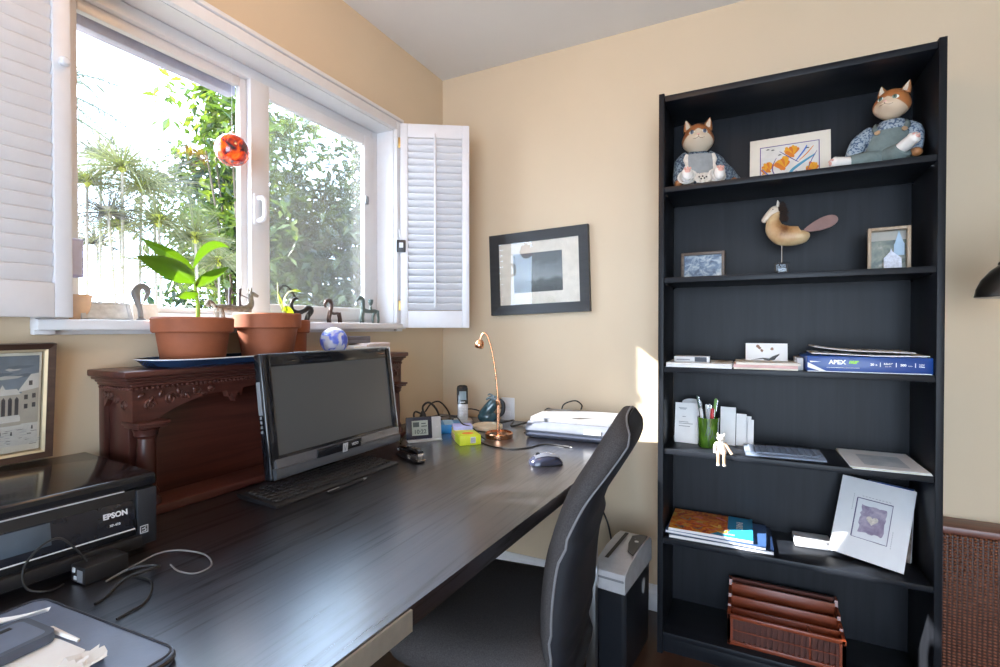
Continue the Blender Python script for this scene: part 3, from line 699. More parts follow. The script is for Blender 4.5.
MB().box((-.035, -.006, -.057), (.035, 0, .057), .003).build('outlet_plate', M_vinyl, ot)
for z in (-.02, .02): MB().box((-.016, -.0085, z - .013), (.016, -.005, z + .013), .003).build('socket', M_vinyl, ot)

# copper gooseneck lamp
cl = thing('copper_lamp', 'slim copper gooseneck lamp with a round head on the desk', 'lamp', (.517, -.385, DZ + .0005), 26.7)
b = MB(); b.lathe([(0, 0), (.054, 0), (.055, .003), (.055, .018), (.053, .0205), (.050, .0205), (.050, .016), (.012, .015), (.010, .020), (0, .020)], 40); b.build('base', M_copper, cl)
px = .00395
sx_ = lambda u: (u - 500) * px
b = MB(); b.tube([(sx_(499), 0, .015), (sx_(499), 0, .14)], .0062, 12); b.lathe([(.0062, .13), (.0085, .134), (.0085, .146), (.005, .15)], 14, M=Mx((sx_(499), 0, 0))); b.build('post', M_copper, cl)
b = MB(); b.tube([(sx_(499), 0, .14), (sx_(498), 0, .20), (sx_(496), 0, .27), (sx_(493), 0, .34), (sx_(490), 0, .385), (sx_(487.5), 0, .408), (sx_(484.5), 0, .414), (sx_(482.2), 0, .402), (sx_(481), 0, .385)], .0036, 10, smooth=6); b.build('gooseneck', M_copper, cl)
b = MB(); b.lathe([(.0, .022), (.008, .021), (.016, .012), (.019, 0), (.0175, -.010), (.014, -.014), (.012, -.010), (0, -.008)], 24, M=Mx((sx_(480.3), -.0, .368), (0, 12, 0))); b.build('lamp_head', M_copper, cl)
# scanner
M_scan = mat('scanner_grey', (.13, .145, .18), .3)
sn = thing('flatbed_scanner', 'flat grey scanner with a rounded front on the desk against the back wall', 'scanner', (.615, -.345, DZ + .0005), 2)
SWd, SDp = .355, .27
def scan_rings(prof): return [[Vector((x, y, z)) for y, z in prof] for x in (0, .004, SWd - .004, SWd)]
b = MB(); b.loft(scan_rings([(.012, .004), (.0, .012), (-.002, .018), (.004, .024), (.016, .026), (SDp, .026), (SDp, .004)])); b.box((.02, .02, 0), (SWd - .02, SDp - .02, .006)); b.build('scanner_base', mat('scanner_navy', (.035, .042, .065), .3), sn)
b = MB(); b.loft(scan_rings([(.004, .025), (-.001, .034), (.002, .048), (.014, .059), (.030, .063), (SDp, .063), (SDp, .026), (.012, .025)])); fr_ = b.build('scanner_front', M_scan, sn)
b = MB(); b.prism(rrect(.004, .034, SWd - .004, SDp - .004, .012), .063, .078, bev=.004); b.build('scanner_lid', mat('scanner_lid_grey', (.26, .265, .28), .4), sn)
b = MB(); b.box((.0, .030, .0615), (SWd, .033, .0635)); b.build('lid_seam', M_black, sn)
b = MB(); b.box((.235, -.0018, .034), (.30, .004, .050), .001); b.build('label_sticker', M_paper, sn)
b = MB(); b.text('CanoScan', .008, Matrix(((1, 0, 0, .15), (0, 0, -1, -.0018), (0, 1, 0, .040), (0, 0, 0, 1))), ext=.0006); b.build('lettering', M_silver, sn) if False else None
cable('cable', 'thin black cable arching over the back of the grey scanner', [(.652, -.040, DZ + .003), (.652, -.036, DZ + .05), (.66, -.032, DZ + .088), (.685, -.028, DZ + .105), (.72, -.028, DZ + .112), (.745, -.028, DZ + .095), (.747, -.045, DZ + .079)], .003)
cable('cable', 'black cable hanging down the left end of the grey scanner', [(.645, -.045, DZ + .03), (.606, -.06, DZ + .075), (.593, -.12, DZ + .060), (.588, -.20, DZ + .03), (.580, -.28, zc + .001)], .003)
# mouse and usb lead
mo = thing('computer_mouse', 'black and silver mouse on the desk in front of the scanner', 'mouse', (.825, -.664, DZ + .0005), 35)
def mring(x, w, h, z0=.003, n=12): return [Vector((x, w * math.cos(PI * k / (n - 1)), z0 + h * math.sin(PI * k / (n - 1)) ** .8)) for k in range(n)]
prof = [(-.054, .012, .006), (-.050, .022, .014), (-.038, .029, .024), (-.018, .031, .031), (.004, .030, .033), (.028, .028, .028), (.044, .023, .019), (.052, .014, .009)]
b = MB(); b.loft([mring(x, w, h) for x, w, h in prof]); b.build('mouse_shell', mat('mouse_navy', (.020, .024, .045), .18), mo)
b = MB(); b.loft([[Vector((x, (w + .001) * math.cos(PI * k / 11), .0035 + (h + .0012) * math.sin(PI * k / 11) ** .8)) for k in range(3, 9)] for x, w, h in prof[2:7]], cap=False, closed=False); b.build('silver_top', mat('mouse_grey', (.10, .11, .14), .2, .3), mo)
b = MB(); b.lathe([(.003, -.003), (.007, -.003), (.007, .003), (.003, .003)], 16, M=Mx((-.026, 0, .032), (90, 0, 0))); b.build('scroll_wheel', M_black, mo)
b = MB(); b.prism([(x, w * .92) for x, w, h in prof] + [(x, -w * .92) for x, w, h in prof[::-1]], 0, .004); b.build('sole', M_black, mo)
uc = thing('usb_lead', 'thin black lead with a small plug end lying between lamp and mouse', 'lead', (.506, -.445, DZ))
b = MB(); b.tube([(.435, -.445, zc), (.470, -.470, zc), (.52, -.515, zc), (.59, -.545, zc), (.66, -.535, zc), (.695, -.49, zc), (.715, -.43, zc), (.755, -.41, zc), (.80, -.418, zc)], .0024, 7, smooth=8); b.build('lead', M_cable, uc, True)
b = MB(); b.tube([(.80, -.418, zc + .001), (.822, -.421, zc + .001)], .0042, 8); b.build('plug', M_black, uc, True)
b = MB(); b.tube([(.822, -.421, zc + .001), (.834, -.423, zc + .001)], .0026, 8); b.build('plug_tip', M_chrome, uc, True)
# ------------------------------------------------------------------ on the console top
tz = CT + .0005
ty = thing('oval_tray', 'long dark blue oval tray with a pale rim under two terracotta pots', 'tray', (.112, -1.245, tz))
b = MB(); prof = [(.0, 0), (.070, 0), (.078, .006), (.092, .019), (.0945, .0215), (.092, .022), (.077, .010), (0, .009)]
n = 40
rings = []
for r, z in prof: rings.append([Vector((r * math.cos(2 * PI * k / n), r * math.sin(2 * PI * k / n) + .135 * max(-1, min(1, 6 * math.sin(2 * PI * k / n))) * min(1, r / .05), z)) for k in range(n)])
b.loft(rings, cap=False); b.build('tray_body', mat('navy_enamel', (.012, .03, .075), .18), ty)
b = MB(); b.tube([(.0935 * math.cos(2 * PI * k / n), .0935 * math.sin(2 * PI * k / n) + .135 * max(-1, min(1, 6 * math.sin(2 * PI * k / n))), .0215) for k in range(n + 1)], .0016, 6); b.build('rim', M_lgrey, ty)

def pot(root, R1, h, r2, soil=True):
    b = MB(); th = .007; rim = h * .34
    b.lathe([(0, 0), (r2, 0), (r2 + .003, .003), (R1 - .010, h - rim), (R1 - .004, h - rim - .001), (R1, h - rim + .003), (R1 + .001, h - .004), (R1 - .002, h), (R1 - th, h), (R1 - th - .002, h - .03), (0, h - .03)], 44); b.build('pot_body', M_terra, root)
    if soil:
        b = MB(); b.lathe([(R1 - th - .0015, h - .029), (R1 * .6, h - .020), (0, h - .017)], 30); b.build('soil', M_soil, root)
M_leaf = mat_leaf('banana_leaf', (.036, .095, .002, 1), (.058, .125, .003, 1), (.075, .145, .004, 1), .5, .35)
def blade(b, base, tip, width, sag=.02, fold=.5, twist=0, n=12, side=None):
    base = Vector(base); tip = Vector(tip); d = tip - base; L = d.length; d.normalize()
    sd = Vector(side) if side else d.cross(Vector((0, 0, 1)))
    sd = (sd - d * sd.dot(d)).normalized(); up = sd.cross(d).normalized()
    if up.z < 0 and not side: up = -up
    rings = []
    for i in range(n + 1):
        t = i / n; w = width * (math.sin(PI * min(1, .04 + t * .98)) ** .75) * (1.15 - .45 * t) if t < 1 else .0005
        if t < .12: w = max(.0025, width * t / .12 * .62)
        c = base + d * (L * t) + Vector((0, 0, 1)) * (sag * 4 * t * (1 - t))
        a = twist * t; s2 = sd * math.cos(a) + up * math.sin(a); u2 = up * math.cos(a) - sd * math.sin(a)
        rings.append([c - s2 * w + u2 * (fold * w), c - s2 * w * .5 + u2 * (fold * w * .38), c, c + s2 * w * .5 + u2 * (fold * w * .38), c + s2 * w + u2 * (fold * w)])
    b.loft(rings, cap=False, closed=False)
p1 = thing('potted_plant', 'terracotta pot with a young broad-leaved green plant on the tray', 'plant', (.108, -1.343, tz + .0112), 0, 'terracotta pots on the console')
pot(p1, .093, .1135, .070)
b = MB(); b.tube([(.108, -1.333, tz + .10), (.109, -1.331, 1.23), (.107, -1.334, 1.26), (.108, -1.339, 1.29), (.110, -1.345, 1.335)], [.0055, .005, .0042, .0038, .0022], 10, smooth=4)
b.build('stem', mat('plant_stem', (.28, .45, .04), .5), p1, True)
for bs_, tp, w, sg, fo, tw, sd in (((.109, -1.344, 1.332), (.070, -1.448, 1.400), .018, .004, .75, .15, (.45, .25, .85)),
                       ((.106, -1.342, 1.298), (.150, -1.500, 1.345), .032, .018, .45, .0, (.62, .40, .45)),
                       ((.110, -1.345, 1.332), (.115, -1.245, 1.402), .027, .022, .5, -.5, (.62, -.25, .70)),
                       ((.108, -1.338, 1.286), (.150, -1.272, 1.345), .026, -.004, .35, .1, (.70, -.45, .55)),
                       ((.106, -1.334, 1.259), (.145, -1.415, 1.256), .021, .012, .3, .0, (.72, .35, .45))):
    b = MB(); blade(b, bs_, tp, w, sg, fo, tw, 14, sd); b.build('leaf', M_leaf, p1, True)
p2 = thing('flower_pot', 'large empty terracotta pot in the middle of the console beside the tall green plant', 'pot', (.115, -1.125, tz + .0112), 0, 'terracotta pots on the console')
pot(p2, .093, .130, .066)
p3 = thing('potted_sprout', 'smaller terracotta pot half hidden behind the middle pot with a lime green sprout', 'plant', (.055, -.985, tz), 0, 'terracotta pots on the console')
pot(p3, .055, .124, .040)
M_lime = mat_leaf('lime_leaf', (.20, .32, .005, 1), (.28, .36, .008, 1), (.34, .38, .02, 1), .5, .35)
b = MB(); b.tube([(.056, -.995, tz + .10), (.058, -1.015, 1.225), (.060, -1.040, 1.265), (.060, -1.046, 1.325)], [.003, .0028, .0022, .0010], 8, smooth=5)
b.tube([(.058, -1.015, 1.228), (.058, -1.02, 1.268), (.058, -1.000, 1.298), (.058, -.970, 1.303)], [.0024, .002, .0014], 8, smooth=4); b.build('stem', mat('pale_stem', (.70, .78, .42), .5), p3, True)
for bs_, tp, w, sg, fo, sd in (((.062, -1.048, 1.292), (.072, -1.030, 1.232), .014, .0, .3, (.5, -.5, .1)), ((.060, -1.030, 1.240), (.075, -.992, 1.224), .012, .006, .3, (.3, .3, .7)), ((.058, -.985, 1.303), (.060, -.950, 1.300), .006, .002, .3, (.4, .0, .6))):
    b = MB(); blade(b, bs_, tp, w, sg, fo, 0, 10, sd); b.build('leaf', M_lime, p3, True)

# glass globe, case, white box
m, nt, bs = base_mat('blue_art_glass'); v = tex(nt); f = noise(nt, v, 22, 2, .5, 1.0)
nt.links.new(ramp(nt, f, [(.38, (.06, .11, .75)), (.47, (.16, .25, .9)), (.52, (.8, .85, 1)), (.75, (.95, .97, 1))]), bs.inputs['Base Color'])
bs.inputs['Roughness'].default_value = .05; bs.inputs['Coat Weight'].default_value = .6; bs.inputs['Transmission Weight'].default_value = .25
gb = thing('glass_globe', 'blue and white round glass globe standing on the console above the computer', 'globe', (.10, -.845, tz))
MB().ball((0, 0, .052), .048, 32).build('globe', m, gb); MB().lathe([(0, 0), (.022, 0), (.024, .003), (.018, .008), (0, .008)], 24).build('foot', M_lgrey, gb)
wb = thing('white_box', 'flat white box with pale pink lid lying at the right end of the console', 'box', (.085, -.680, tz))
MB().box((-.045, -.098, 0), (.045, .098, .032), .002).build('box_base', M_paper, wb); MB().box((-.047, -.030, .026), (.047, .100, .040), .002).build('lid', mat('blush_card', (.72, .62, .60), .6), wb)
gc = thing('glasses_case', 'grey rounded glasses case lying on the white box by the glass globe', 'case', (.062, -.700, tz + .0405))
b = MB(); b.prism(rrect(-.024, -.066, .024, .066, .014), 0, .026, bev=.008); b.build('case_body', mat('grey_case', (.14, .14, .17), .45), gc)
b = MB(); P = [Vector((x, y, .014)) for x, y in rrect(-.0242, -.0662, .0242, .0662, .014)]; b.tube(P + [P[0]], .0008, 5); b.build('case_seam', M_black, gc)

# ------------------------------------------------------------------ figures on the window sill
M_bronze = mat('dark_bronze', (.035, .032, .030), .38, .6, var=.3, nscale=60)
M_verd = mat('green_bronze', (.10, .13, .125), .45, .5, var=.3, nscale=60)
M_brown = mat('brown_bronze', (.055, .032, .026), .4, .5, var=.3, nscale=60)
M_pew = mat('weathered_metal', (.17, .15, .125), .5, .4, var=.4, nscale=90)
M_greyc = mat('grey_carving', (.13, .125, .125), .5, var=.1)
xs = -.03
fg = thing('bird_carving', 'grey long-necked bird carving curling its neck at the left end of the sill', 'carving', (xs, -1.396, SZ))
b = MB(); b.tube([(0, 0, 0), (0, -.003, .03), (0, -.010, .055), (0, -.014, .075), (0, -.004, .089), (0, .010, .088), (0, .017, .076), (0, .012, .062), (0, .007, .052)], [.006, .006, .0085, .0105, .0095, .0085, .0075, .005, .0012], 12, smooth=6)
b.build('neck_and_head', M_greyc, fg); MB().lathe([(0, 0), (.011, 0), (.010, .003), (.006, .006), (0, .006)], 16).build('foot', M_greyc, fg)
# stamped metal dog with two riders' posts
fd = thing('dog_figure', 'weathered metal dog figure with two upright posts on its back behind the pots', 'figurine', (xs, -1.13, SZ))
b = MB(); b.tube([(0, -.062, .040), (0, -.03, .040), (0, .01, .038), (0, .042, .042), (0, .055, .056), (0, .056, .075), (0, .055, .090)], [.011, .013, .012, .013, .012, .009, .0085], 12, smooth=5, flat=.75)
b.tube([(0, .050, .088), (0, .064, .090), (0, .082, .083)], [.0095, .0075, .0045], 10, smooth=3)
for y, yb in ((-.058, -.052), (-.050, -.044), (.038, .036), (.047, .046)):
    s_ = .008 if (y in (-.050, .047)) else -.008
    b.tube([(s_ * .5, y, .040), (s_, yb, .02), (s_, yb + .002, 0)], [.008, .006, .0055], 8, smooth=3)
b.tube([(0, -.062, .044), (0, -.074, .055), (0, -.083, .058), (0, -.088, .050), (0, -.080, .045)], [.006, .007, .0075, .007, .004], 9, smooth=4)
for s_ in (-.005, .005): b.tube([(s_, .052, .092), (s_ * 1.3, .053, .103), (s_ * 1.3, .054, .112)], [.0045, .0035, .0008], 7)
b.build('dog_body', M_pew, fd)
b = MB()
for y in (-.015, .018): b.tube([(0, y, .045), (0, y - .001, .075), (0, y + .001, .105)], [.005, .0038, .0048], 9); b.tube([(0, y, .045), (0, y + .008, .050)], .0045, 8)
b.tube([(0, -.015, .092), (0, .018, .086), (0, .050, .074)], .0016, 6); b.build('riders', mat('rider_metal', (.10, .08, .09), .45, .4), fd)
# leaping goat with a long curved horn
fa_ = thing('antelope_figure', 'dark bronze antelope figure with one long curved horn behind the sprout', 'figurine', (xs, -.895, SZ))
b = MB(); b.tube([(0, .010, .083), (0, .001, .084), (0, -.012, .078), (0, -.020, .060), (0, -.014, .042), (0, .010, .035), (0, .035, .042), (0, .055, .052), (0, .066, .042), (0, .056, .022)], [.002, .005, .006, .0068, .008, .0085, .0085, .0115, .012, .006], 12, smooth=6, flat=.8)
b.tube([(0, .06, .05), (0, .073, .054), (0, .079, .057)], [.004, .003, .001], 7); b.build('antelope_body', M_bronze, fa_)
for s_ in (-.006, .006):
    b = MB(); b.tube([(0, .056, .034), (s_, .050, .018), (s_, .044, .0)], [.008, .005, .004], 8, smooth=3); b.build('leg', M_bronze, fa_)
    b = MB(); b.tube([(0, -.006, .040), (s_, -.004, .018), (s_, -.006, .0)], [.006, .0042, .004], 8, smooth=3); b.build('leg', M_bronze, fa_)
b = MB(); b.tube([(0, -.004, .088), (0, -.018, .108), (0, -.038, .124), (0, -.056, .125), (0, -.070, .110), (0, -.073, .094)], [.0035, .0036, .0034, .003, .0026, .0018], 9, smooth=6); b.build('horn', M_bronze, fa_)
# small horse
fh = thing('horse_figure', 'small brown bronze horse figure with a bowed head and arched neck on the sill', 'figurine', (xs, -.722, SZ))
b = MB(); b.tube([(0, -.036, .058), (0, -.040, .070), (0, -.033, .082), (0, -.019, .086), (0, -.008, .076), (0, -.008, .058), (0, -.012, .042), (0, .004, .036), (0, .024, .037), (0, .034, .034)], [.004, .0065, .008, .0095, .0095, .009, .009, .0075, .0075, .007], 12, smooth=5, flat=.75); b.build('horse_body', M_brown, fh)
for y, y2 in ((-.014, -.020), (.030, .036)):
    for s_ in (-.005, .005):
        b = MB(); b.tube([(s_ * .6, y, .040), (s_, y2, .018), (s_, y2 + .002, 0)], [.0065, .0045, .0048], 8, smooth=3); b.build('leg', M_brown, fh)
# larger horse with a stub rider
fk = thing('horse_figure', 'green bronze horse figure carrying a small cup-shaped rider at the sill\'s right end', 'figurine', (xs, -.522, SZ))
b = MB(); b.tube([(0, -.072, .088), (0, -.060, .098), (0, -.046, .105), (0, -.034, .094), (0, -.033, .072), (0, -.030, .056), (0, .0, .050), (0, .035, .052), (0, .054, .050)], [.003, .006, .0085, .010, .010, .010, .0082, .0082, .008], 12, smooth=5, flat=.75)
for s_ in (-.004, .004): b.tube([(s_, -.044, .108), (s_, -.042, .118)], [.003, .0008], 6)
b.build('horse_body', M_verd, fk)
for y, y2 in ((-.038, -.050), (-.030, -.028), (.040, .034), (.052, .056)):
    s_ = .005 if y2 in (-.050, .056) else -.005
    b = MB(); b.tube([(s_ * .5, y, .054), (s_, y2, .025), (s_, y2, 0)], [.0085, .0055, .0055], 8, smooth=3); b.build('leg', M_verd, fk)
b = MB(); b.lathe([(.007, .052), (.005, .068), (.0035, .074), (.009, .082), (.011, .092), (.0115, .100), (.006, .098), (0, .094)], 14, M=Mx((0, .014, 0))); b.build('rider', M_verd, fk)
# pale things at the left of the sill
fp = thing('leaning_panel', 'whitewashed small frame leaning back on the sill between the shutter and the bird', 'frame', (-.055, -1.455, SZ))
TL_ = Mx((0, 0, 0), (0, -22, 0))
b = MB().at(TL_); ring(b, -.062, .052, .001, .048, -.003, .006, .011, .010, .006, .004, .0015); b.build('frame', mat('whitewash', (.55, .55, .56), .6, var=.15), fp)
b = MB().at(TL_); b.box((-.002, -.054, .003), (.003, .045, .044)); b.build('panel', mat('scuffed_white', (.62, .63, .64), .6, var=.25, nscale=40), fp)
o = tag(MB().box((-.006, -.032, 0), (.006, .032, .045), .002, M=Mx(rot=(0, -12, 0))).build('white_card', mat('speckled_card', (.70, .66, .63), .7, var=.1, nscale=90)), 'pale speckled block standing right of the grey bird carving', 'block'); o.location = (-.062, -1.368, SZ + .001)
o = tag(MB().lathe([(0, 0), (.019, 0), (.024, .045), (.027, .062), (.025, .062), (.022, .046), (.017, .004), (0, .004)], 24).build('peach_cup', mat('peach_ceramic', (.72, .48, .30), .5)), 'peach coloured cup standing at the far left end of the sill', 'cup'); o.location = (-.076, -1.512, SZ)
# ------------------------------------------------------------------ desk chair
m, nt, bs = base_mat('charcoal_fabric'); v = tex(nt, (1, 1, 1)); f = noise(nt, v, 420, 2)
nt.links.new(ramp(nt, f, [(.3, (.036, .033, .034)), (.7, (.066, .061, .062))]), bs.inputs['Base Color']); bs.inputs['Roughness'].default_value = .85; bs.inputs['Sheen Weight'].default_value = 0; bs.inputs['Specular IOR Level'].default_value = .2
bump(nt, bs, f, .2); M_fab = m
M_fabd = mat('charcoal_shell_fabric', (.010, .011, .015), .6, spec=.3, var=.1, nscale=300, bmp=.15, bscale=400)
ch = thing('desk_chair', 'charcoal upholstered swivel chair with a tall curved back pushed under the desk', 'chair', (.828, -.98, 0), 186.5)
fr_prof = [(.385, -.182, .120), (.395, -.164, .155), (.42, -.150, .165), (.46, -.140, .178), (.54, -.136, .186), (.645, -.146, .188), (.71, -.162, .188), (.80, -.194, .187), (.865, -.232, .184), (.905, -.256, .176), (.935, -.273, .166), (.956, -.286, .146), (.970, -.294, .122), (.979, -.300, .094), (.984, -.304, .060), (.986, -.306, .012)]
def back_ring(z, xf, w, th, a0, a1, n=20, off=0, puff=1):
    pts = []; xc = xf - th / 2
    for k in range(n):
        a = a0 + (a1 - a0) * k / (n - 1)
        c, s_ = math.cos(a), math.sin(a)
        e = .55
        yy = (w + off) * math.copysign(abs(s_) ** e, s_); xx = xc + (th / 2 + off) * math.copysign(abs(c) ** .8, c) * puff
        xx += .002 * (yy / .21) ** 2     # sides wrap forward a little
        pts.append(Vector((xx, yy, z)))
    return pts
def thick(z): return .035 + .040 * min(1, (z - .38) / .08) * min(1, max(0, (.990 - z) / .06)) - .017 * max(0, (z - .95) / .035) + (.012 if .5 < z < .72 else 0)
_p = smooth_path(fr_prof, 4); fr_prof = [tuple(v) for v in _p]
cush = []; shell = []
for z, xf, w in fr_prof:
    sp = .50 + .24 * max(0, min(1, (z - .68) / .26))
    cush.append(back_ring(z, xf, w, thick(z), -PI * sp, PI * sp, 22)); shell.append(back_ring(z, xf - .002, w - .002, thick(z) + .004, PI * (sp - .02), PI * (2.02 - sp), 22))
b = MB(); b.loft(cush, closed=False, cap=False)
for e in (0, -1): b.flat([(0, 0)] * 0 + [], 0) if False else None
top = cush[-1]; b.add(top, [tuple(range(len(top)))]); bot = cush[0]; b.add(bot, [tuple(range(len(bot)))])
b.build('back_cushion', M_fab, ch, angle=60)
b = MB(); b.loft(shell, closed=False, cap=False); top = shell[-1]; b.add(top, [tuple(range(len(top)))]); bot = shell[0]; b.add(bot, [tuple(range(len(bot)))]); b.build('back_shell', M_fabd, ch, angle=60)
b = MB()
L = [r[0] for r in cush]; Rr = [r[-1] for r in cush]
b.tube(L + Rr[::-1], .0028, 7); b.build('piping', mat('grey_piping', (.16, .16, .17), .6), ch)
# seat
def seat_ol(g): return [(x, y) for x, y in rrect(-.185 - g, -.225 - g, .265 + g, .225 + g, .13, 9)]
rings = []
for g, z in ((-.06, .385), (-.02, .388), (0, .40), (.006, .42), (.004, .445), (-.012, .465), (-.05, .477), (-.10, .482), (-.16, .484)):
    k = g
    rings.append([Vector((.04 + (x - .04) * (1 + k / .225), y * (1 + k / .225), z - .010 * max(0, (x - .15) / .12) ** 2 * (1 if z > .42 else 0))) for x, y in seat_ol(0)])
b = MB(); b.loft(rings); b.build('seat', M_fab, ch, angle=60)
b = MB(); b.box((-.13, -.12, .365), (.16, .12, .386), .008); b.build('seat_pan', M_black, ch)
b = MB(); b.tube([(-.10, 0, .372), (-.15, 0, .366), (-.172, 0, .376), (-.178, 0, .40)], .020, 12, smooth=5, flat=.5); b.build('back_support', M_black, ch)
b = MB(); b.tube([(.02, .12, .374), (.02, .20, .368), (.03, .245, .362)], [.006, .006, .009], 9, smooth=3); b.build('height_lever', M_black, ch)
b = MB(); b.lathe([(.032, .085), (.032, .22), (.028, .225), (.016, .226), (.016, .366), (.04, .367), (.04, .372)], 22); b.build('gas_lift', M_black, ch)
b = MB(); b.lathe([(0, .075), (.045, .075), (.05, .09), (.044, .115), (.033, .12), (0, .12)], 22); b.build('hub', M_black, ch)
for k in range(5):
    a = 2 * PI * k / 5 + .3; d = Vector((math.cos(a), math.sin(a), 0))
    b = MB(); b.tube([d * .03 + Vector((0, 0, .098)), d * .17 + Vector((0, 0, .092)), d * .285 + Vector((0, 0, .070))], [.022, .018, .014], 10, smooth=4, flat=.7); b.build('base_arm', M_black, ch)
    b = MB(); n_ = Vector((-d.y, d.x, 0)); T = Matrix.Translation(d * .285 + Vector((0, 0, .027)))
    for s_ in (-1, 1): b.lathe([(0, -.008), (.022, -.008), (.026, -.004), (.026, .004), (.022, .008), (0, .008)], 20, M=T @ Matrix.Translation(n_ * .013 * s_) @ frame_z(n_))
    b.tube([d * .285 + Vector((0, 0, .03)), d * .285 + Vector((0, 0, .068))], .008, 8); b.build('caster', M_black, ch)

# ------------------------------------------------------------------ paper shredder
sh = thing('paper_shredder', 'black paper shredder with a silver top standing on the floor beside the bookcase', 'shredder', (1.002, -.345, 0), -6)
sh.scale = (.93, .95, 1)
b = MB(); rings = [[Vector((x * k, y * k, z)) for x, y in rrect(-.060, -.150, .060, .150, .018)] for k, z in ((.93, .008), (.95, .02), (1, .33))]; b.loft(rings); b.build('bin', mat('shredder_black', (.010, .012, .016), .3), sh)
MB().prism(rrect(-.050, -.135, .050, .135, .015), 0, .010).build('foot', M_black, sh)
M_sil2 = mat('shredder_silver', (.52, .53, .56), .32, .35)
b = MB()
prof = [(-.165, .300), (-.168, .345), (-.160, .362), (-.12, .376), (-.02, .392), (.08, .396), (.14, .390), (.160, .372), (.160, .300)]
b.loft([[Vector((x * (1 if abs(i - 1.5) < 1 else .96), y, z)) for y, z in prof] for i, x in enumerate((-.064, -.060, .060, .064))]); b.build('head', M_sil2, sh)
b = MB(); b.prism([(-.006, -.115), (.008, -.115), (.008, .115), (-.006, .115)], .398, .3985, M=Mx((-.022, 0, 0), (2, 0, 0))); b.build('paper_slot', M_black, sh)
b = MB(); pts = [(.005, .10), (.030, .125), (.058, .125), (.058, -.055), (.030, -.03), (.012, .03)]
b.prism(pts, .394, .3985, M=Mx((0, 0, 0), (1.5, 0, 0))); pn = b.build('control_panel', mat('dark_panel', (.04, .04, .045), .35), sh)
b = MB(); b.lathe([(0, .398), (.008, .398), (.008, .401), (0, .401)], 16, M=Mx((.036, .045, 0))); b.box((.020, .07, .398), (.026, .078, .4005)); b.build('power_button', M_lgrey, sh)
b = MB(); b.box((-.0655, -.160, .338), (-.055, .150, .346), .001); b.box((-.058, -.1685, .338), (.058, -.160, .346), .001); b.build('head_groove', M_grey, sh)
b = MB(); b.lathe([(0, 0), (.018, 0), (.018, .003), (0, .003)], 20, M=Mx((.0565, .06, .24), (0, 90, 0)), sx=1.6); b.build('window_badge', M_silver, sh)
cable('cable', 'black power cable hanging down the back wall behind the shredder', [(.82, -.022, .42), (.86, -.024, .34), (.885, -.026, .24), (.93, -.03, .12), (.96, -.05, .02), (.99, -.09, .006)], .004)
cable('cable', 'black cable hanging below the desk against the back wall by the chair', [(.62, -.035, .70), (.64, -.02, .60), (.68, -.02, .46), (.72, -.02, .36), (.78, -.03, .15), (.80, -.05, .006)], .004)
# ------------------------------------------------------------------ bookcase
BX0, BX1, BF = 1.109, 1.909, -.281
S2, S3, S4, S5, S6, S7 = 1.686, 1.361, 1.040, .745, .420, .078       # tops of the shelves
bc = thing('bookcase', 'tall black-brown open bookcase with six shelves against the back wall', 'bookcase', ((BX0 + BX1) / 2, -.14, 0))
MB().box((BX0, BF, 0), (BX0 + .019, -.0165, 2.02), .0012).build('side_panel', M_case, bc, True)
MB().box((BX1 - .019, BF, 0), (BX1, -.0165, 2.02), .0012).build('side_panel', M_case, bc, True)
X0, X1 = BX0 + .0195, BX1 - .0195
MB().box((X0, BF + .006, 1.992), (X1, -.0225, 2.013), .001).build('top_panel', M_case_h, bc, True)
MB().box((X0 - .0002, -.022, .005), (X1 + .0002, -.0168, 2.012)).build('back_panel', M_case, bc, True)
for z in (S2, S3, S4, S5, S6): MB().box((X0, BF + .004, z - .019), (X1, -.0222, z), .001).build('shelf', M_case_h, bc, True)
MB().box((X0, BF + .004, S7 - .019), (X1, -.0222, S7), .001).build('shelf', M_case_h, bc, True)
MB().box((X0, BF + .018, 0), (X1, BF + .034, S7 - .019), .001).build('kick_board', M_case_h, bc, True)
for x, f in ((X0, 1), (X1, -1)):
    for z in (S2, S3, S4, S5, S6):
        for yy in (-.245, -.045):
            MB().tube([(x, yy, z - .024), (x + .007 * f, yy, z - .024)], .003, 8).build('shelf_pin', M_chrome, bc, True)

# ------------------------------------------------------------------ cat dolls on the top shelf
def mat_cat(name, ginger, cream, zsplit, front=1.0):
    """painted cat face: ginger crown and cheeks, cream muzzle and chin"""
    m, nt, b = base_mat(name)
    tc = nt.nodes.new('ShaderNodeTexCoord'); sp = nt.nodes.new('ShaderNodeSeparateXYZ'); nt.links.new(tc.outputs['Object'], sp.inputs[0])
    f = noise(nt, tc.outputs['Object'], 45, 4)
    def mth(op, a, c):
        n = nt.nodes.new('ShaderNodeMath'); n.operation = op
        for i, v in enumerate((a, c)):
            if isinstance(v, (int, float)): n.inputs[i].default_value = v
            else: nt.links.new(v, n.inputs[i])
        return n.outputs[0]
    ax = mth('ABSOLUTE', sp.outputs['X'], 0)
    h = mth('SUBTRACT', sp.outputs['Z'], zsplit)
    w = mth('ADD', mth('MULTIPLY', h, 1.0), mth('MULTIPLY', ax, .55))
    w = mth('ADD', w, mth('MULTIPLY', sp.outputs['Y'], .35 * front))
    w = mth('ADD', w, mth('MULTIPLY', mth('SUBTRACT', f, .5), .03))
    k = mth('ADD', mth('MULTIPLY', w, 22), .5)
    nt.links.new(ramp(nt, k, [(.25, cream), (.55, tuple((a + c) / 2 for a, c in zip(ginger, cream))), (.8, ginger)]), b.inputs['Base Color'])
    b.inputs['Roughness'].default_value = .3
    return m
M_cream2 = mat('doll_cream_porcelain', (.62, .54, .44), .35, var=.06)
M_white2 = mat('doll_white_porcelain', (.74, .70, .66), .35, var=.05)
M_pink = mat('doll_pink_paint', (.66, .36, .30), .4, var=.05)
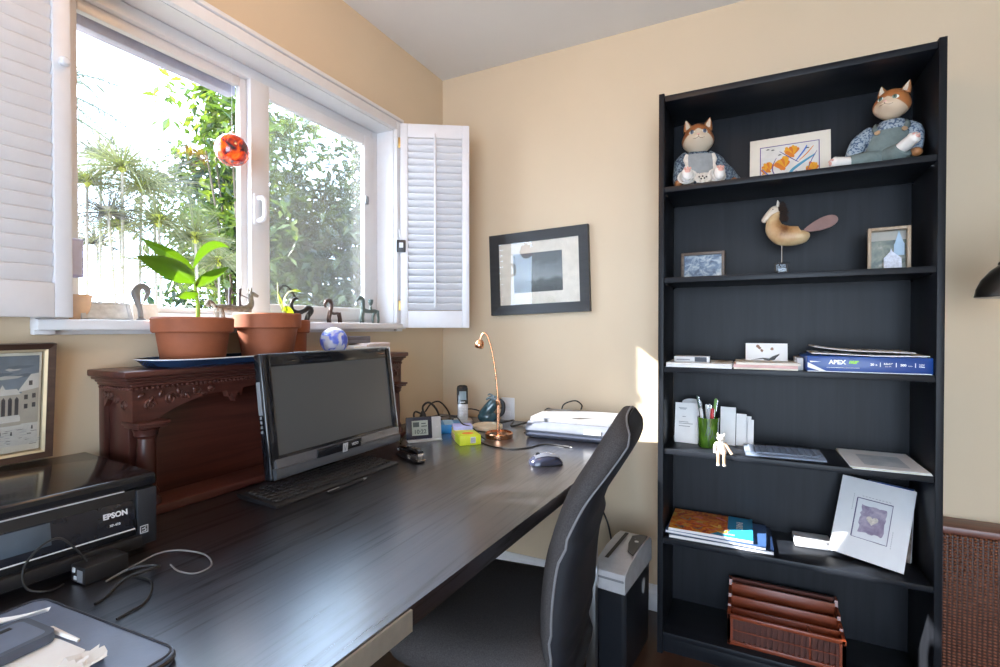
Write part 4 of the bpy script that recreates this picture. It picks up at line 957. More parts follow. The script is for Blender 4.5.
M_dark = mat('doll_dark_paint', (.02, .015, .012), .25, var=0)
M_eyew = mat('doll_eye_white', (.72, .74, .70), .15, var=0)
M_ging = mat('doll_ginger_porcelain', (.36, .15, .055), .35, var=.15)
def print_cloth(name, base, dot, scale=120, thr=.56):
    m, nt, b = base_mat(name); v = tex(nt); vo = nt.nodes.new('ShaderNodeTexNoise'); vo.inputs['Scale'].default_value = scale; vo.inputs['Detail'].default_value = 1
    nt.links.new(v, vo.inputs['Vector']); nt.links.new(ramp(nt, vo.outputs['Fac'], [(thr - .04, base), (thr + .02, dot)]), b.inputs['Base Color'])
    b.inputs['Roughness'].default_value = .85; bump(nt, b, noise(nt, v, 60, 3), .35, .003); return m
M_print = print_cloth('blue_print_cloth', (.16, .21, .25), (.035, .055, .09), 150, .5)
M_print2 = print_cloth('pale_blue_print_cloth', (.30, .36, .41), (.06, .10, .17), 130, .54)
M_apron = mat('grey_blue_apron_cloth', (.26, .28, .29), .85, var=.1, nscale=50, bmp=.2)
M_denim = mat('green_denim_cloth', (.14, .18, .175), .85, var=.12, nscale=60, bmp=.25, bscale=300)
M_lace = mat('cream_lace_cloth', (.62, .58, .52), .85, var=.1, nscale=80, bmp=.4)

def cat_head(root, c, s, facemat, iris, yaw=0, roll=0, pitch=0, smile=1):
    """local front is -y; s = half width of the skull"""
    T = Mx(c, (pitch, roll, yaw), s)
    hd = bpy.data.objects.new('head_pivot', None)
    bpy.data.objects.remove(hd)
    bm = bmesh.new(); bmesh.ops.create_uvsphere(bm, u_segments=40, v_segments=28, radius=1)
    for v in bm.verts:
        x, y, z = v.co
        wx = .98 + .05 * math.exp(-((z + .25) / .35) ** 2) - .12 * max(0, z)
        nx, ny, nz = x * wx, y * .90, z * 1.03
        if z < -.55: nx *= 1 - .25 * (-z - .55)
        mz = math.exp(-((x / .42) ** 2 + ((z + .30) / .30) ** 2)); 
        if y < 0: ny -= .22 * mz
        ck = math.exp(-(((abs(x) - .2) / .17) ** 2 + ((z + .34) / .17) ** 2))
        if y < 0: ny -= .07 * ck
        ee = math.exp(-(((abs(x) - .40) / .17) ** 2 + ((z - .16) / .15) ** 2))
        if y < 0: ny += .07 * ee
        v.co = (nx, ny, nz)
    h = MB().dump(bm, 0).build('head', facemat, root, angle=180)
    h.location = c; h.rotation_euler = [R(a) for a in (pitch, roll, yaw)]; h.scale = (s, s, s)
    for f in (-1, 1):
        b = MB()
        ring1 = []
        for t, w, d in ((0, .34, .17), (.3, .285, .15), (.6, .19, .11), (.85, .085, .06), (1, .012, .02)):
            cx = f * (.56 + .20 * t); cz = .62 + .80 * t; ring1.append([Vector((cx + w * math.cos(a), -.02 + d * math.sin(a) - .05 * t, cz - .10 * f * math.cos(a) * (1 - t))) for a in [2 * PI * k / 14 for k in range(14)]])
        b.loft(ring1); b.build('ear', M_ging, h, angle=80)
        b = MB(); b.loft([[Vector((f * (.56 + .20 * t) + w * cc, -.02 - d - .05 * t, .62 + .80 * t)) for cc in (-1, -.4, .4, 1)] for t, w, d in ((.10, .17, .165), (.4, .135, .138), (.7, .07, .095), (.9, .02, .062))], cap=False, closed=False); b.build('inner_ear', M_cream2, h)
        b = MB(); b.ball((f * .39, -.735, .17), (.205, .10, .165), 18, rot=(0, 0, f * 22)); b.build('eye', M_eyew, h)
        b = MB(); b.ball((f * .385, -.812, .17), (.125, .045, .140), 16, rot=(0, 0, f * 22)); b.build('iris', iris, h)
        b = MB(); b.ball((f * .383, -.846, .17), (.045, .022, .075), 12); b.build('pupil', M_dark, h)
        b = MB(); b.tube([(f * .22, -.80, .20), (f * .30, -.80, .29), (f * .40, -.79, .315), (f * .52, -.72, .27), (f * .57, -.66, .17)], .018, 6, smooth=4); b.build('eyelid', M_dark, h)
    b = MB(); b.ball((0, -1.075, -.13), (.095, .05, .06), 14); b.build('nose', M_pink, h)
    b = MB(); b.tube([(0, -1.10, -.18), (0, -1.10, -.30)], .014, 6)
    for f in (-1, 1): b.tube([(0, -1.10, -.30), (f * .12, -1.09, -.385 * smile - .0), (f * .27, -1.00, -.36), (f * .38, -.90, -.26)], .015, 6, smooth=4)
    b.build('mouth_line', mat('doll_brown_paint', (.10, .045, .03), .4, var=0), h)
    return h
def paw(root, name, p0, p1, r0, r1, m, toes=True, padm=None, sole=None):
    b = MB(); P0, P1 = Vector(p0), Vector(p1); d = (P1 - P0).normalized()
    b.tube([P0, P0.lerp(P1, .45), P0.lerp(P1, .8), P1, P1 + d * r1 * .55], [r0, r0 * 1.05, r1 * .95, r1, r1 * .35], 14, smooth=4)
    lg = b.build(name, m, root, angle=80)
    if padm:
        T = Matrix.Translation(P1 + d * r1 * .30) @ frame_z(d, sole or (0, 0, 1))
        b = MB(); b.ball((0, -r1 * .22, r1 * .18), (r1 * .42, r1 * .36, r1 * .22), 12, M=T); b.build('pad', padm, lg)
        for k in (-1, 0, 1):
            b = MB(); b.ball((k * r1 * .46, r1 * (.40 - .12 * abs(k)), r1 * .12), (r1 * .20, r1 * .24, r1 * .2), 10, M=T); b.build('toe_pad', padm, lg)
    return lg
# --- left doll: blue print dress with a grey apron
d1_ = thing('cat_doll', 'porcelain-headed ginger cat doll in blue print dress and grey apron on the top shelf', 'doll', (1.226, -.150, S2 + .005), 17, 'dressed cat dolls')
M_fc1 = mat_cat('cat_face_left', (.33, .13, .05), (.60, .50, .38), .12 , 1.0)
cat_head(d1_, (.0, -.012, .187), .055, M_fc1, mat('blue_iris', (.10, .13, .20), .15, var=0), yaw=-10, pitch=-6)
b = MB(); b.loft([[Vector((w * math.cos(a), -.004 + dd * math.sin(a) + oy, z)) for a in [2 * PI * k / 26 for k in range(26)]] for z, w, dd, oy in ((.0, .080, .060, .02), (.03, .078, .06, .015), (.08, .066, .048, .008), (.115, .058, .040, .004), (.138, .036, .030, .0), (.150, .026, .024, 0))]); b.build('dress', M_print, d1_, angle=70)
for f in (-1, 1):
    b = MB(); xx = f; tip = (f * (.108 if f > 0 else .072), -.040, .020)
    b.tube([(f * .036, 0, .128), (f * (.066 if f > 0 else .056), -.012, .098), (f * (.088 if f > 0 else .066), -.028, .050), tip], [.022, .027, .025, .020], 14, smooth=4); b.build('sleeve', M_print, d1_, angle=80)
    paw(d1_, 'hand', (tip[0], tip[1] - .002, .016), (tip[0] + f * .006, tip[1] - .024, .013), .011, .013, M_ging)
b = MB(); b.tube([(.060, -.006, .095), (.105, .01, .055), (.155, .02, .018)], [.03, .034, .018], 14, smooth=4); b.build('skirt_fold', M_print, d1_, angle=80)
b = MB(); b.loft([[Vector((x, -.047 - .010 * (1 - (x / .05) ** 2) - oy, z)) for x in (-w, -w * .5, 0, w * .5, w)] for z, w, oy in ((.035, .048, .022), (.06, .047, .014), (.09, .045, .006), (.122, .043, -.002))], cap=False, closed=False); ap = b.build('apron_bib', M_apron, d1_, angle=80)
for f in (-1, 1):
    b = MB(); b.tube([(f * .047, -.068, .042), (f * .050, -.060, .062), (f * .045, -.054, .082), (f * .049, -.049, .102), (f * .044, -.046, .122)], [.007, .0095, .007, .0095, .006], 8, smooth=3, flat=.6); b.build('bib_frill', M_lace, d1_)
b = MB(); b.loft([[Vector((x, -.070 - oy - .004 * math.sin(x * 300), z)) for x in (-w, -w * .6, -w * .2, w * .2, w * .6, w)] for z, w, oy in ((.004, .020, .028), (.02, .030, .022), (.044, .036, .008))], cap=False, closed=False); b.build('apron_panel', M_lace, d1_)
b = MB()
for x, z in ((-.012, .026), (.0, .028), (.012, .025), (.005, .020), (-.006, .018)): b.ball((x, -.0965 + (z - .02) * .5, z), (.003, .002, .003), 8)
b.build('apron_print', M_dark, d1_)
for f in (-1, 1):
    b = MB(); b.tube([(f * .040, -.050, .024), (f * .047, -.075, .025), (f * .052, -.094, .026)], [.021, .0185, .018], 14, smooth=4)
    b.ball((f * .054, -.103, .036), (.0185, .0150, .0265), 18, rot=(-14, 0, 0)); lg = b.build('leg', M_white2, d1_, angle=80)
    T = Mx((f * .054, -.103, .036), (-14, 0, f * 6))
    b = MB(); b.ball((0, -.0135, .004), (.0100, .0050, .0085), 12, M=T); b.build('pad', M_pink, lg)
    for k in (-1, 0, 1):
        b = MB(); b.ball((k * .0088, -.0118, .0160 - .002 * abs(k)), (.0042, .0045, .0052), 10, M=T); b.build('toe_pad', M_pink, lg)
    b = MB(); b.lathe([(.020, 0), (.030, .004), (.034, .014), (.028, .016), (.021, .006)], 18, M=Matrix.Translation(Vector((f * .047, -.068, .030))) @ frame_z((f * .2, -.9, .1)), sx=1, sy=.8); b.build('pantalette', M_lace, d1_)
# --- right doll: green overalls over a blue print shirt
d2_ = thing('cat_doll', 'larger ginger cat doll in green denim overalls on the top shelf\'s right end', 'doll', (1.800, -.135, S2 + .005), -6, 'dressed cat dolls')
M_fc2 = mat_cat('cat_face_right', (.40, .15, .05), (.62, .47, .33), .05, .8)
d2_.scale = (.93, .93, .86)
cat_head(d2_, (.010, -.020, .236), .0535, M_fc2, mat('green_iris', (.12, .17, .13), .15, var=0), yaw=-24, pitch=-4, roll=7, smile=.9)
b = MB(); b.loft([[Vector((w * math.cos(a) + ox, dd * math.sin(a) + oy, z)) for a in [2 * PI * k / 26 for k in range(26)]] for z, w, dd, ox, oy in ((.0, .080, .058, -.01, .0), (.03, .080, .06, -.008, 0), (.075, .072, .054, -.003, -.004), (.120, .066, .048, .004, -.006), (.150, .052, .040, .008, -.008), (.176, .034, .030, .010, -.012))]); b.build('shirt', M_print2, d2_, angle=80)
b = MB(); b.loft([[Vector((w * math.sin(a) + ox, -dd * math.cos(a) + oy, z)) for a in [(-1 + 2 * k / 18) * aa for k in range(19)]] for z, w, dd, ox, oy, aa in ((.0, .087, .064, -.01, .0, 1.9), (.035, .086, .066, -.008, 0, 1.9), (.060, .080, .061, -.004, -.003, 1.55), (.062, .079, .060, -.004, -.003, .95), (.118, .070, .054, .004, -.006, .80), (.138, .060, .047, .006, -.007, .62))], cap=False, closed=False); b.build('overalls', M_denim, d2_, angle=80)
for f in (-1, 1):
    b = MB(); b.tube([(f * .040 + .004, -.052, .132), (f * .046 + .006, -.042, .150), (f * .044 + .008, -.012, .168), (f * .034 + .01, .02, .165)], .0105, 8, smooth=4, flat=.35); b.build('strap', M_denim, d2_)
    b = MB(); b.lathe([(0, 0), (.0085, 0), (.0085, .003), (0, .0035)], 14, M=Matrix.Translation(Vector((f * .036 + .004, -.0545, .128))) @ frame_z((f * .35, -1, .1))); b.build('button', mat('wood_button', (.38, .25, .14), .5), d2_)
b = MB(); b.box((-.032, -.0585, .066), (.036, -.054, .102), .002, M=Mx((.002, -.003, 0), (-6, 0, 2))); b.build('bib_pocket', mat('green_denim_pocket', (.165, .205, .20), .85, bmp=.25, bscale=300), d2_)
for f, pts in ((-1, [(-.045, -.002, .150), (-.080, -.02, .112), (-.098, -.036, .064), (-.105, -.046, .030)]), (1, [(.054, .0, .150), (.068, -.02, .125), (.070, -.040, .080), (.066, -.062, .040)])):
    b = MB(); b.tube(pts, [.024, .027, .024, .019], 14, smooth=4); b.build('sleeve', M_print2, d2_, angle=80)
    e = pts[-1]; paw(d2_, 'hand', (e[0], e[1], e[2] - .002), (e[0] + f * .004, e[1] - .022, e[2] - .012), .015, .015, M_ging)
b = MB(); b.tube([(-.03, -.04, .032), (-.07, -.064, .028), (-.110, -.072, .026)], [.036, .033, .028], 14, smooth=4); b.build('trouser_leg', M_denim, d2_, angle=80)
b = MB(); b.tube([(.00, -.05, .034), (.022, -.074, .036), (.036, -.088, .046)], [.034, .034, .030], 14, smooth=4); b.build('trouser_leg', M_denim, d2_, angle=80)
paw(d2_, 'leg', (-.095, -.070, .026), (-.156, -.096, .030), .020, .0215, M_white2, padm=M_pink)
paw(d2_, 'leg', (.022, -.084, .042), (.058, -.126, .068), .020, .0205, M_white2, padm=M_pink)
# --- matted floral print between them
at_ = thing('flower_print', 'matted print of orange and blue flowers standing between the two cat dolls', 'picture', (1.528, -.085, S2 + .0012), -1.5)
TL_ = Mx((0, 0, 0), (-9, 0, 0)); TF = TL_ @ Matrix(((1, 0, 0, 0), (0, 0, -1, -.0022), (0, 1, 0, 0), (0, 0, 0, 1)))
b = MB().at(TL_); b.box((-.126, -.002, 0), (.126, .002, .192), .0005); b.build('mat_board', M_cream, at_)
b = MB(); rr = random.Random(11)
b.rect(-.090, .012, .090, .157, .0002, 0, TF)
for a in ((-.093, .010, -.090, .160), (.090, .010, .093, .160), (-.093, .157, .093, .160)): b.rect(*a, .0004, 1, TF)
def stroke(b, pts, w, m, z, T):
    P = smooth_path([(p[0], p[1], 0) for p in pts], 5); n = len(P)
    L = []; Rr = []
    for i, p in enumerate(P):
        d = (P[min(i + 1, n - 1)] - P[max(i - 1, 0)]).normalized(); nn = Vector((-d.y, d.x, 0)); k = w * (.35 + .65 * math.sin(PI * (i + .6) / (n + .2)))
        L.append(p + nn * k); Rr.append(p - nn * k)
    vs = [(v.x, v.y, z) for v in L] + [(v.x, v.y, z) for v in Rr]
    b.add(vs, [(i, i + 1, n + i + 1, n + i) for i in range(n - 1)], m, T)
zz = .0006
for cx, cy, s_ in ((-.066, .075, .9), (-.020, .078, 1.3), (.008, .122, 1.05), (.072, .052, 1.0), (-.078, .068, .6)):
    for k in range(7):
        a = R(35 + 22 * k + rr.uniform(-8, 8)); L_ = .030 * s_ * rr.uniform(.75, 1.1)
        zz += .00003
        stroke(b, [(cx - .008 * math.cos(a), cy - .014), (cx + L_ * .5 * math.cos(a), cy + L_ * .45 * math.sin(a)), (cx + L_ * math.cos(a) * .8, cy + L_ * math.sin(a))], .0062 * s_, 2 if k % 3 else 3, zz, TF)
for pts, w, m in (([(-.085, .075), (-.06, .045), (-.02, .022), (.01, .014)], .0022, 4), ([(-.04, .112), (-.052, .08), (-.046, .05), (-.015, .020)], .0018, 1), ([(.0, .014), (.004, .05), (.03, .075), (.08, .108)], .0050, 5), ([(.02, .09), (.045, .125), (.055, .145)], .0028, 4),
                  ([(-.03, .135), (.005, .105), (.03, .085)], .0016, 1), ([(.03, .09), (.055, .115), (.075, .140)], .0018, 3), ([(.02, .055), (.05, .032), (.085, .026)], .0016, 1), ([(-.02, .014), (.02, .030), (.055, .02)], .0022, 6), ([(-.085, .04), (-.05, .028), (-.02, .03)], .0020, 6), ([(.055, .05), (.07, .09), (.085, .12)], .0014, 1)):
    zz += .00003; stroke(b, pts, w, m, zz, TF)
for x, y in ((-.068, .148), (-.052, .144), (.056, .135), (-.030, .122)): stroke(b, [(x - .004, y - .002), (x, y), (x + .006, y - .001)], .002, 7, zz + .0001, TF)
b.build('print', [mat('print_paper', (.66, .63, .58), .7), mat('print_purple', (.10, .06, .22), .6), mat('print_amber', (.70, .32, .01), .6), mat('print_orange', (.62, .17, .01), .6), mat('print_blue', (.06, .16, .50), .6), mat('print_teal', (.07, .28, .42), .6), mat('print_green', (.25, .40, .33), .6), mat('print_black', (.03, .03, .03), .6)], at_, fix=False, sm=False)

# ------------------------------------------------------------------ second shelf
M_fr1 = mat_wood('grey_brown_frame', (.07, .05, .04), (.16, .125, .10), 'x', .5, 1)
def pic_mat(name, cols, scale, stops=None, stretch=(1, 1, 1), detail=5, dist=.6):
    m, nt, b = base_mat(name); f = noise(nt, tex(nt, stretch), scale, detail, .6, dist)
    n = len(cols); nt.links.new(ramp(nt, f, [(.30 + .4 * i / (n - 1), c) for i, c in enumerate(cols)]), b.inputs['Base Color']); b.inputs['Roughness'].default_value = .35; return m
sf = thing('framed_picture', 'small deep wooden frame with a blue winter picture on the left of the horse shelf', 'frame', (1.247, -.160, S3 + .0005), -3)
def deepframe(root, w, h, d, t, mframe, mpic, sink=.012):
    b = MB(); b.box((-w / 2, 0, 0), (-w / 2 + t, d, h), .0012); b.box((w / 2 - t, 0, 0), (w / 2, d, h), .0012); b.box((-w / 2 + t, 0, h - t), (w / 2 - t, d, h), .0012); b.box((-w / 2 + t, 0, 0), (w / 2 - t, d, t * .9), .0012); b.build('frame', mframe, root)
    return MB().box((-w / 2 + t * .8, sink, t * .6), (w / 2 - t * .8, sink + .003, h - t * .8)).build('picture', mpic, root)
deepframe(sf, .150, .100, .032, .010, M_fr1, pic_mat('winter_picture', [(.045, .06, .10, 1), (.11, .17, .26, 1), (.35, .42, .48, 1), (.60, .63, .63, 1)], 34, stretch=(1, 1, 1.2)))
M_fr2 = mat_wood('blond_frame', (.26, .18, .11), (.42, .33, .23), 'z', .45, 1)
bf = thing('shadow_box', 'blond wood box frame with a tiny paper house scene right of the horse sculpture', 'frame', (1.797, -.185, S3 + .0005), -7)
pc_ = deepframe(bf, .108, .138, .045, .009, M_fr2, pic_mat('hill_picture', [(.02, .03, .03, 1), (.06, .09, .06, 1), (.16, .17, .12, 1), (.34, .33, .26, 1)], 26), .034)
TF = Matrix(((1, 0, 0, 0), (0, 0, -1, .033), (0, 1, 0, 0), (0, 0, 0, 1)))
b = MB(); b.flat([(-.046, .100), (.046, .100), (.046, .131), (-.046, .131)], .0, M=TF); b.build('sky_strip', mat('picture_sky', (.40, .38, .33), .6), bf)
TF = Matrix(((1, 0, 0, 0), (0, 0, -1, .022), (0, 1, 0, 0), (0, 0, 0, 1)))
b = MB(); b.prism([(-.012, .008), (-.012, .042), (.004, .062), (.006, .072), (.009, .062), (.032, .040), (.034, .008)], 0, .006, M=TF); b.build('paper_house', mat('paper_house', (.55, .58, .66), .7, var=.25, nscale=120), bf)
b = MB(); b.prism([(.014, .05), (.014, .086), (.016, .088), (.026, .128), (.038, .090), (.040, .086), (.040, .05)], 0, .005, M=TF @ Mx((0, 0, -.008))); b.build('paper_tower', mat('paper_tower', (.33, .46, .58), .7), bf)
# wooden horse on a pin
wh = thing('horse_sculpture', 'pale wooden horse-headed body with a reddish paddle tail mounted on a pin and clear block', 'sculpture', (1.503, -.155, S3 + .0005), 0)
m, nt, bs = base_mat('blond_painted_wood'); v = tex(nt)
vm = nt.nodes.new('ShaderNodeVectorMath'); vm.operation = 'DISTANCE'; vm.inputs[1].default_value = (.006, -.03, .163); nt.links.new(v, vm.inputs[0])
n0 = noise(nt, v, 60, 4); ma = nt.nodes.new('ShaderNodeMath'); ma.operation = 'MULTIPLY_ADD'; ma.inputs[1].default_value = .05; nt.links.new(n0, ma.inputs[0]); nt.links.new(vm.outputs['Value'], ma.inputs[2])
nt.links.new(ramp(nt, ma.outputs[0], [(.033, (.14, .05, .015)), (.055, (.40, .22, .09)), (.09, (.52, .37, .20)), (.13, (.56, .45, .29))]), bs.inputs['Base Color']); bs.inputs['Roughness'].default_value = .4
M_hw = m
b = MB(); b.tube([(.066, 0, .150), (.060, 0, .140), (.035, 0, .136), (.0, 0, .142), (-.022, 0, .165), (-.026, 0, .195), (-.020, 0, .215), (-.018, 0, .226)], [.010, .030, .034, .036, .030, .019, .014, .012], 22, smooth=6, flat=.72); b.build('horse_body', M_hw, wh, angle=80)
b = MB(); b.tube([(-.012, 0, .232), (-.024, 0, .228), (-.042, 0, .212), (-.054, 0, .198)], [.014, .0165, .0125, .0095], 14, smooth=4, flat=.75)
b.ball((-.054, 0, .198), (.0098, .0078, .0095), 12); hh = b.build('horse_head', mat('pale_painted_wood', (.55, .46, .36), .45), wh, angle=80)
for f in (-1, 1):
    b = MB(); b.tube([(-.014, f * .008, .240), (-.012, f * .010, .252), (-.014, f * .010, .262)], [.005, .0045, .001], 8); b.build('ear', mat('pale_ear', (.60, .54, .46), .5), hh)
    b = MB(); b.ball((-.028, f * .0105, .231), .0022, 8); b.build('eye', M_dark, hh)
b = MB(); rr = random.Random(5)
for k in range(150):
    t = rr.random(); p = Vector((-.014 + .010 * t, rr.uniform(-.006, .006), .250 - .060 * t)); q_ = p + Vector((.012 + .008 * rr.random(), rr.uniform(-.005, .005), rr.uniform(-.004, .012)))
    b.tube([p, q_, q_ + Vector((.003 + .010 * rr.random(), rr.uniform(-.007, .007), rr.uniform(-.014, .006)))], [.0008, .0007, .0003], 4)
b.build('mane', mat('mane_hair', (.035, .018, .012), .8), wh)
pts = []
for k in range(26):
    a = 2 * PI * k / 26; u = math.cos(a); w = math.sin(a); pts.append((.052 + .052 * u, (.019 + .008 * u) * w))
b = MB(); b.prism(pts, -.005, .005, M=Mx((.064, 0, .150), (90, -20, 0)), bev=.0025); b.build('paddle_tail', mat('red_brown_tail', (.16, .065, .045), .4, var=.15), wh)
b = MB(); b.tube([(.0, 0, .045), (.0, 0, .112)], .0016, 8); b.build('pin', M_chrome, wh)
b = MB(); b.box((-.022, -.022, 0), (.022, .022, .045), .0015)
b.build('acrylic_block', mat_glass('clear_acrylic', (.86, .88, .90, 1)), wh)

# ------------------------------------------------------------------ third shelf: papers
def stack(name, label, cat, loc, rz, sx, sy, hs, cols, jit, group=None, seed=1):
    """a pile seen edge-on: every sheet bundle is a thing of its own"""
    r_ = random.Random(seed); z = loc[2]; out = []
    for k, h in enumerate(hs):
        o = MB().box((-sx / 2, -sy / 2, 0), (sx / 2, sy / 2, h), min(.0008, h * .3)).build(name, cols[k % len(cols)])
        o.location = (loc[0] + r_.uniform(-jit, jit), loc[1] + r_.uniform(-jit, jit) * .5, z); o.rotation_euler = (0, 0, R(rz + r_.uniform(-1.5, 1.5))); z += h + .0002
        tag(o, label[k] if isinstance(label, (list, tuple)) else label, cat, group); out.append(o)
    return z
zt = stack('paper_stack', ['flat white paper bundle lowest at the shelf\'s left end under the small box', 'thin white paper bundle directly under the small grey box'], 'papers', (1.244, -.165, S4 + .0003), 0, .215, .215, (.010, .006), [M_paper, mat('warm_paper', (.74, .72, .69), .7)], .002, 'paper bundles on the middle shelf', 2)
cb = thing('small_box', 'small flat white box with a dark printed end on the papers at the shelf\'s left', 'box', (1.217, -.200, zt), 2)
MB().box((-.060, -.030, 0), (.060, .030, .021), .001).build('carton', M_lgrey, cb); MB().box((.010, -.0306, .002), (.050, -.0296, .019)).build('dark_print', mat('dark_print', (.03, .035, .05), .5), cb)
b = MB(); b.box((-.052, -.0306, .007), (-.006, -.0298, .011)); b.build('grey_print', M_grey, cb)
zt2 = stack('folder', ['cream folder lowest in the pile under the bird card', 'pink folder in the middle of the pile under the bird card', 'ivory folder topmost in the pile under the bird card'], 'folder', (1.452, -.165, S4 + .0003), 1, .190, .20, (.006, .009, .008), [M_cream, mat('pink_card', (.66, .42, .40), .7), mat('ivory_card', (.70, .66, .58), .7)], .004, 'folders on the middle shelf', 4)
gc_ = thing('greeting_card', 'white greeting card with a black bird standing on the pile of folders', 'card', (1.458, -.135, zt2), 0)
Tc = Mx((0, 0, 0), (-10, 0, 0)); b = MB().at(Tc); b.box((-.066, -.0006, 0), (.066, .0006, .062)); b.build('card_front', M_paper, gc_)
b = MB(); b.box((-.066, 0, 0), (.066, .0012, .0606), M=Mx((0, .026, 0), (13, 0, 0))); b.build('card_back', M_paper, gc_)
TF = Tc @ Matrix(((1, 0, 0, 0), (0, 0, -1, -.0008), (0, 1, 0, 0), (0, 0, 0, 1)))
b = MB(); b.flat([(-.050, .002), (-.01, .010), (.010, .008), (.020, .016), (.034, .022), (.042, .026), (.040, .020), (.032, .012), (.026, .003), (.010, .000), (-.006, .002), (-.01, .006), (-.03, .003)], 0, M=TF); b.build('bird_print', M_dark, gc_)
b = MB(); rr = random.Random(2)
for cx, cy in ((-.022, .046), (-.014, .036), (-.027, .051), (.018, .042)):
    b.flat([(cx + .0065 * rr.uniform(.6, 1) * math.cos(a), cy + .0065 * rr.uniform(.6, 1) * math.sin(a)) for a in [2 * PI * k / 9 for k in range(9)]], .0001, M=TF)
b.build('floral_print', mat('brown_print', (.26, .15, .10), .6), gc_)
# ream of paper
ap_ = thing('paper_ream', 'blue wrapped ream of copy paper lying at the right of the middle shelf', 'paper ream', (1.727, -.160, S4 + .0005), 1.2)
b = MB(); b.box((-.160, -.108, 0), (.160, .108, .051), .004); b.build('wrapper', mat('ream_blue', (.008, .05, .24), .3, var=.06), ap_)
TF = Matrix(((1, 0, 0, 0), (0, 0, -1, -.1084), (0, 1, 0, 0), (0, 0, 0, 1)))
b = MB(); b.text('APEX', .0185, TF @ Mx((-.078, .0315, 0)), bold=.0008); tx = None
b.text('20', .0095, TF @ Mx((.012, .027, 0)), bold=.0004); b.text('lb', .006, TF @ Mx((.0225, .026, 0)), bold=.0002)
b.text('8.5x11"', .0070, TF @ Mx((.0515, .030, 0)), bold=.0003); b.text('paper size', .0038, TF @ Mx((.0515, .0225, 0)))
b.text('500', .0095, TF @ Mx((.088, .027, 0)), bold=.0004); b.text('sheets', .0042, TF @ Mx((.1045, .025, 0)))
b.text('Letter', .0052, TF @ Mx((.132, .030, 0)), bold=.0001); b.text('White', .0052, TF @ Mx((.132, .0235, 0)), bold=.0002)
for x in (.032, .071, .117): b.box((x - .0009, .021, -.0002), (x + .0009, .034, .0004), M=TF)
b.box((-.106, .0145, -.0002), (-.020, .0155, .0003), M=TF)
b.flat([(-.158, .014), (-.158, .030), (-.105, .002), (-.118, .001)], .0003, M=TF); b.flat([(-.152, .0345), (-.120, .0325), (-.150, .0305)], .0003, M=TF)
b.rect(-.158, .0012, .156, .0032, .0003, M=TF)
b.build('white_print', mat('ream_white', (.80, .82, .84), .4), ap_)
b = MB(); b.text('nur', .0165, TF @ Mx((-.036, .034, 0)), bold=.001, shear=.25); b.build('green_print', mat('ream_green', (.25, .60, .02), .4), ap_)
z_ = S4 + .052
def sheet_curl(name, label, x0, x1, yc, w, z, lift, mtl, seed):
    r_ = random.Random(seed); n = 14; rings = []
    for i in range(n + 1):
        t = i / n; x = x0 + (x1 - x0) * t; zz = z + lift * (1 - t) ** 2 + .0012 * math.sin(6 * t + seed)
        rings.append([Vector((x, yc - w / 2, zz)), Vector((x, yc + w / 2, zz)), Vector((x, yc + w / 2, zz + .0025)), Vector((x, yc - w / 2, zz + .0025))])
    o = MB().loft(rings).build(name, mtl, origin=((x0 + x1) / 2, yc, z)); tag(o, label, 'papers', 'sheets on the blue ream'); return o
sheet_curl('paper', 'flat white sheaf lowest on the blue paper ream', 1.585, 1.880, -.165, .20, z_ + .0014, .003, M_paper, 1)
sheet_curl('paper', 'sheaf with a lifted left corner topmost on the blue paper ream', 1.592, 1.850, -.160, .19, z_ + .0105, .016, mat('greyish_paper', (.66, .65, .64), .7), 3)
o = tag(MB().box((0, 0, 0), (.018, .16, .040), .001).build('paper_bundle', mat('grey_paper_edge', (.52, .51, .51), .7)), 'narrow grey bundle standing between folders and the blue ream', 'papers'); o.location = (1.5455, -.23, S4 + .0005)

# ------------------------------------------------------------------ fourth shelf
cd = thing('white_card', 'white printed card standing behind the green pen cup at its left', 'card', (1.192, -.150, S5 + .0005), -4)
Tc = Mx((0, 0, 0), (-8, 0, 0)); b = MB().at(Tc); b.box((-.043, -.0012, 0), (.043, .0012, .150)); b.build('card', M_paper, cd)
TF = Tc @ Matrix(((1, 0, 0, 0), (0, 0, -1, -.0014), (0, 1, 0, 0), (0, 0, 0, 1))); b = MB()
for y, x0, x1 in ((.130, -.030, .0), (.126, -.026, -.004), (.098, -.016, -.004), (.078, -.028, .006), (.072, -.028, .022), (.062, -.028, .012)): b.rect(x0, y - .001, x1, y + .001, 0, M=TF)
b.build('print_lines', M_grey, cd)
cd2 = thing('white_card', 'rounded-top white card hidden behind the printed card left of the pen cup', 'card', (1.206, -.110, S5 + .0005), -2)
b = MB(); b.prism([(-.036, 0), (.036, 0), (.036, .148)] + [(.036 * math.cos(a), .148 + .014 * math.sin(a)) for a in [PI * k / 10 for k in range(1, 10)]] + [(-.036, .148)], -.0012, .0012, M=Mx((0, 0, 0), (-8, 0, 0)) @ Mx(rot=(90, 0, 0))); b.build('card', M_lgrey, cd2)
pcup = thing('pen_cup', 'green glazed ceramic cup holding pens on the bookcase', 'cup', (1.270, -.172, S5 + .0005), 20)
m, nt, bs = base_mat('green_glaze'); v = tex(nt, (1, 1, .5)); f = noise(nt, v, 45, 4, .6, .5)
nt.links.new(ramp(nt, f, [(.3, (.018, .06, .006)), (.6, (.075, .17, .012)), (.8, (.20, .30, .06))]), bs.inputs['Base Color']); bs.inputs['Roughness'].default_value = .12; bs.inputs['Coat Weight'].default_value = .5; bump(nt, bs, f, .25)
b = MB(); b.lathe([(0, 0), (.0335, 0), (.036, .004), (.0355, .05), (.0375, .105), (.0375, .108), (.034, .108), (.032, .05), (.031, .008), (0, .008)], 36); b.build('cup', m, pcup)
b = MB(); TFp = Mx((.0, 0, .055), (90, 0, -12)); 
